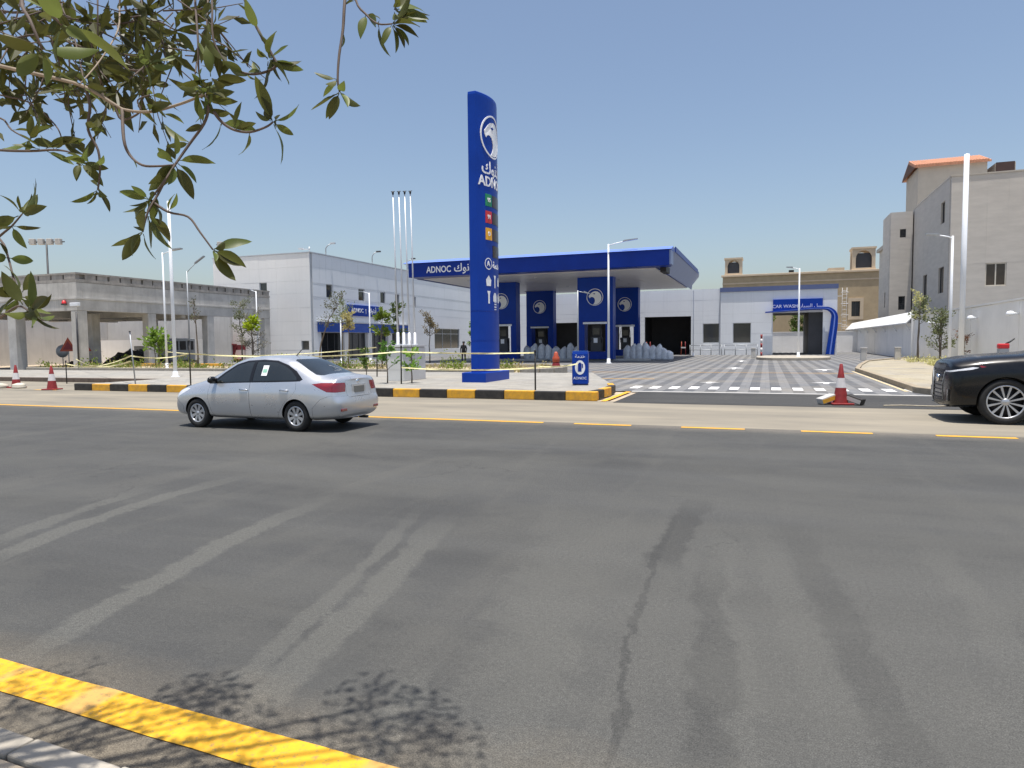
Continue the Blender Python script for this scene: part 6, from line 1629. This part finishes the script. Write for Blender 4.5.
def put(p, d, roll, s_, k):
    o = bpy.data.objects.new('leaf', LM[k]); col.objects.link(o); o.parent = tree
    q = d.to_track_quat('Y', 'Z') @ Quaternion((0, 1, 0), roll)
    o.rotation_mode = 'QUATERNION'; o.rotation_quaternion = q; o.location = Vector(p) - tree.location; o.scale = (s_, s_, s_)
random.seed(9)
placed = 0
TIPS = {2: 7, 1: 5, 5: 5, 6: 6, 7: 8, 8: 4, 9: 6, 10: 7, 11: 7, 12: 6, 13: 6, 14: 6, 15: 6, 18: 6, 19: 6, 20: 4, 21: 4, 22: 4, 23: 6, 4: 2, 3: 4, 0: 6, 16: 2, 17: 2}
for i, p in enumerate(TW):
    P_ = [Vector(q) for q in p]
    ax = (P_[-1] - P_[-2]).normalized()
    for k in range(TIPS.get(i, 4)):
        d = (ax * .55 + rvec() * .95 + Vector((0, 0, .05))).normalized()
        put(P_[-1] + d * .008, d, rnd(0, 6.28), rnd(.55, .95), random.randrange(4)); placed += 1
    for k in range(1, len(P_) - 1):
        if random.random() < .55:
            c = P_[k]; m_ = random.randint(1, 3)
            for _ in range(m_):
                d = (rvec() + (P_[k + 1] - P_[k]).normalized() * .4).normalized(); put(c + d * .006, d, rnd(0, 6.28), rnd(.4, .85), random.randrange(4)); placed += 1
# leaf whorls where the photograph shows them
for c, n_ in [((-1.075, 1.128, 2.245), 6), ((-.965, 1.172, 2.285), 8), ((-.957, 1.17, 2.157), 3), ((-.70, 1.225, 2.36), 7), ((-1.13, 1.08, 2.075), 4), ((-1.385, .94, 1.962), 3), ((-1.335, .897, 1.80), 3), ((-1.16, .785, 1.765), 3), ((-1.14, 1.02, 1.96), 3), ((-1.41, 1.11, 2.10), 4), ((-1.55, 1.11, 2.15), 5)]:
    c = Vector(c)
    for k in range(n_):
        d = (rvec() + Vector((.2, 0, .1))).normalized(); put(c + d * .012, d, rnd(0, 6.28), rnd(.6, 1.0), random.randrange(4)); placed += 1
# denser sprays filling the top-left corner
def cam_pt(px, py, dep): return None
spray = MB(); lv = MB()
random.seed(23)
P00, PX, PZ, PD = Vector((-1.80, 1.15, 2.60)), Vector((.52, .19, 0)), Vector((.04, 0, -.30)), Vector((-.62, .50, .22))
for k in range(92):
    a_ = rnd(-.05, 1.0); s0 = P00 + PX * a_ + PZ * (rnd(-.1, 1.0) * (1.05 - .45 * a_)) + PD * rnd(0, 1)
    d = Vector((rnd(-.3, .8), rnd(-.4, .4), rnd(-.9, .2))).normalized(); ln = rnd(.10, .26)
    e = s0 + d * ln; mdl = s0.lerp(e, .5) + rvec() * .02
    spray.tube([s0, mdl, e], [.0022, .0017, .001], 5)
    for j in range(random.randint(4, 8)):
        c = s0.lerp(e, rnd(.15, 1)); dd = (d * .6 + rvec()).normalized()
        if placed < 300: put(c, dd, rnd(0, 6.28), rnd(.7, 1.15), random.randrange(4)); placed += 1
        else: leafcard(lv, c, dd, rvec(), .082 * rnd(.6, 1.0), .030 * rnd(.7, 1))
sp_ = spray.build('twig_spray', TWIG, tree); sp_['kind'] = 'stuff'
# crown above and behind the picture: keeps the tree whole and throws the dappled shade on the kerb lane
random.seed(31); cb = MB()
for (cx, cy, cz, rx, n_) in [(-2.35, 2.0, 4.2, .28, 260), (-1.98, 1.80, 4.4, .30, 200), (-1.45, 2.22, 4.3, .38, 300), (-2.6, 1.75, 4.1, .26, 160), (-1.15, 2.0, 4.4, .34, 230), (-3.3, .7, 4.3, 1.3, 1500), (-4.4, .2, 3.9, 1.1, 1000), (-3.2, -.8, 4.2, 1.2, 1000), (-3.2, 1.6, 4.6, .5, 320), (-4.6, 1.5, 4.2, .9, 700)]:
    for k in range(n_):
        c = Vector((cx, cy, cz)) + rvec() * rx * rnd(.2, 1) ** .7; leafcard(lv, c, rvec(), rvec(), .075 * rnd(.6, 1.1), .027 * rnd(.8, 1.2))
    for k in range(3):
        e = Vector((cx, cy, cz)) + rvec() * rx * .6; cb.tube([Vector((-3.2, .8, 3.2)), Vector((-3.2, .8, 3.2)).lerp(e, .5) + Vector((0, 0, .35)), e], [.035, .016, .004], 6)
cb.build('crown_limbs', BARK, tree)
lo = lv.build('foliage', LEAF, tree); lo['kind'] = 'stuff'
print('leaves placed', placed)
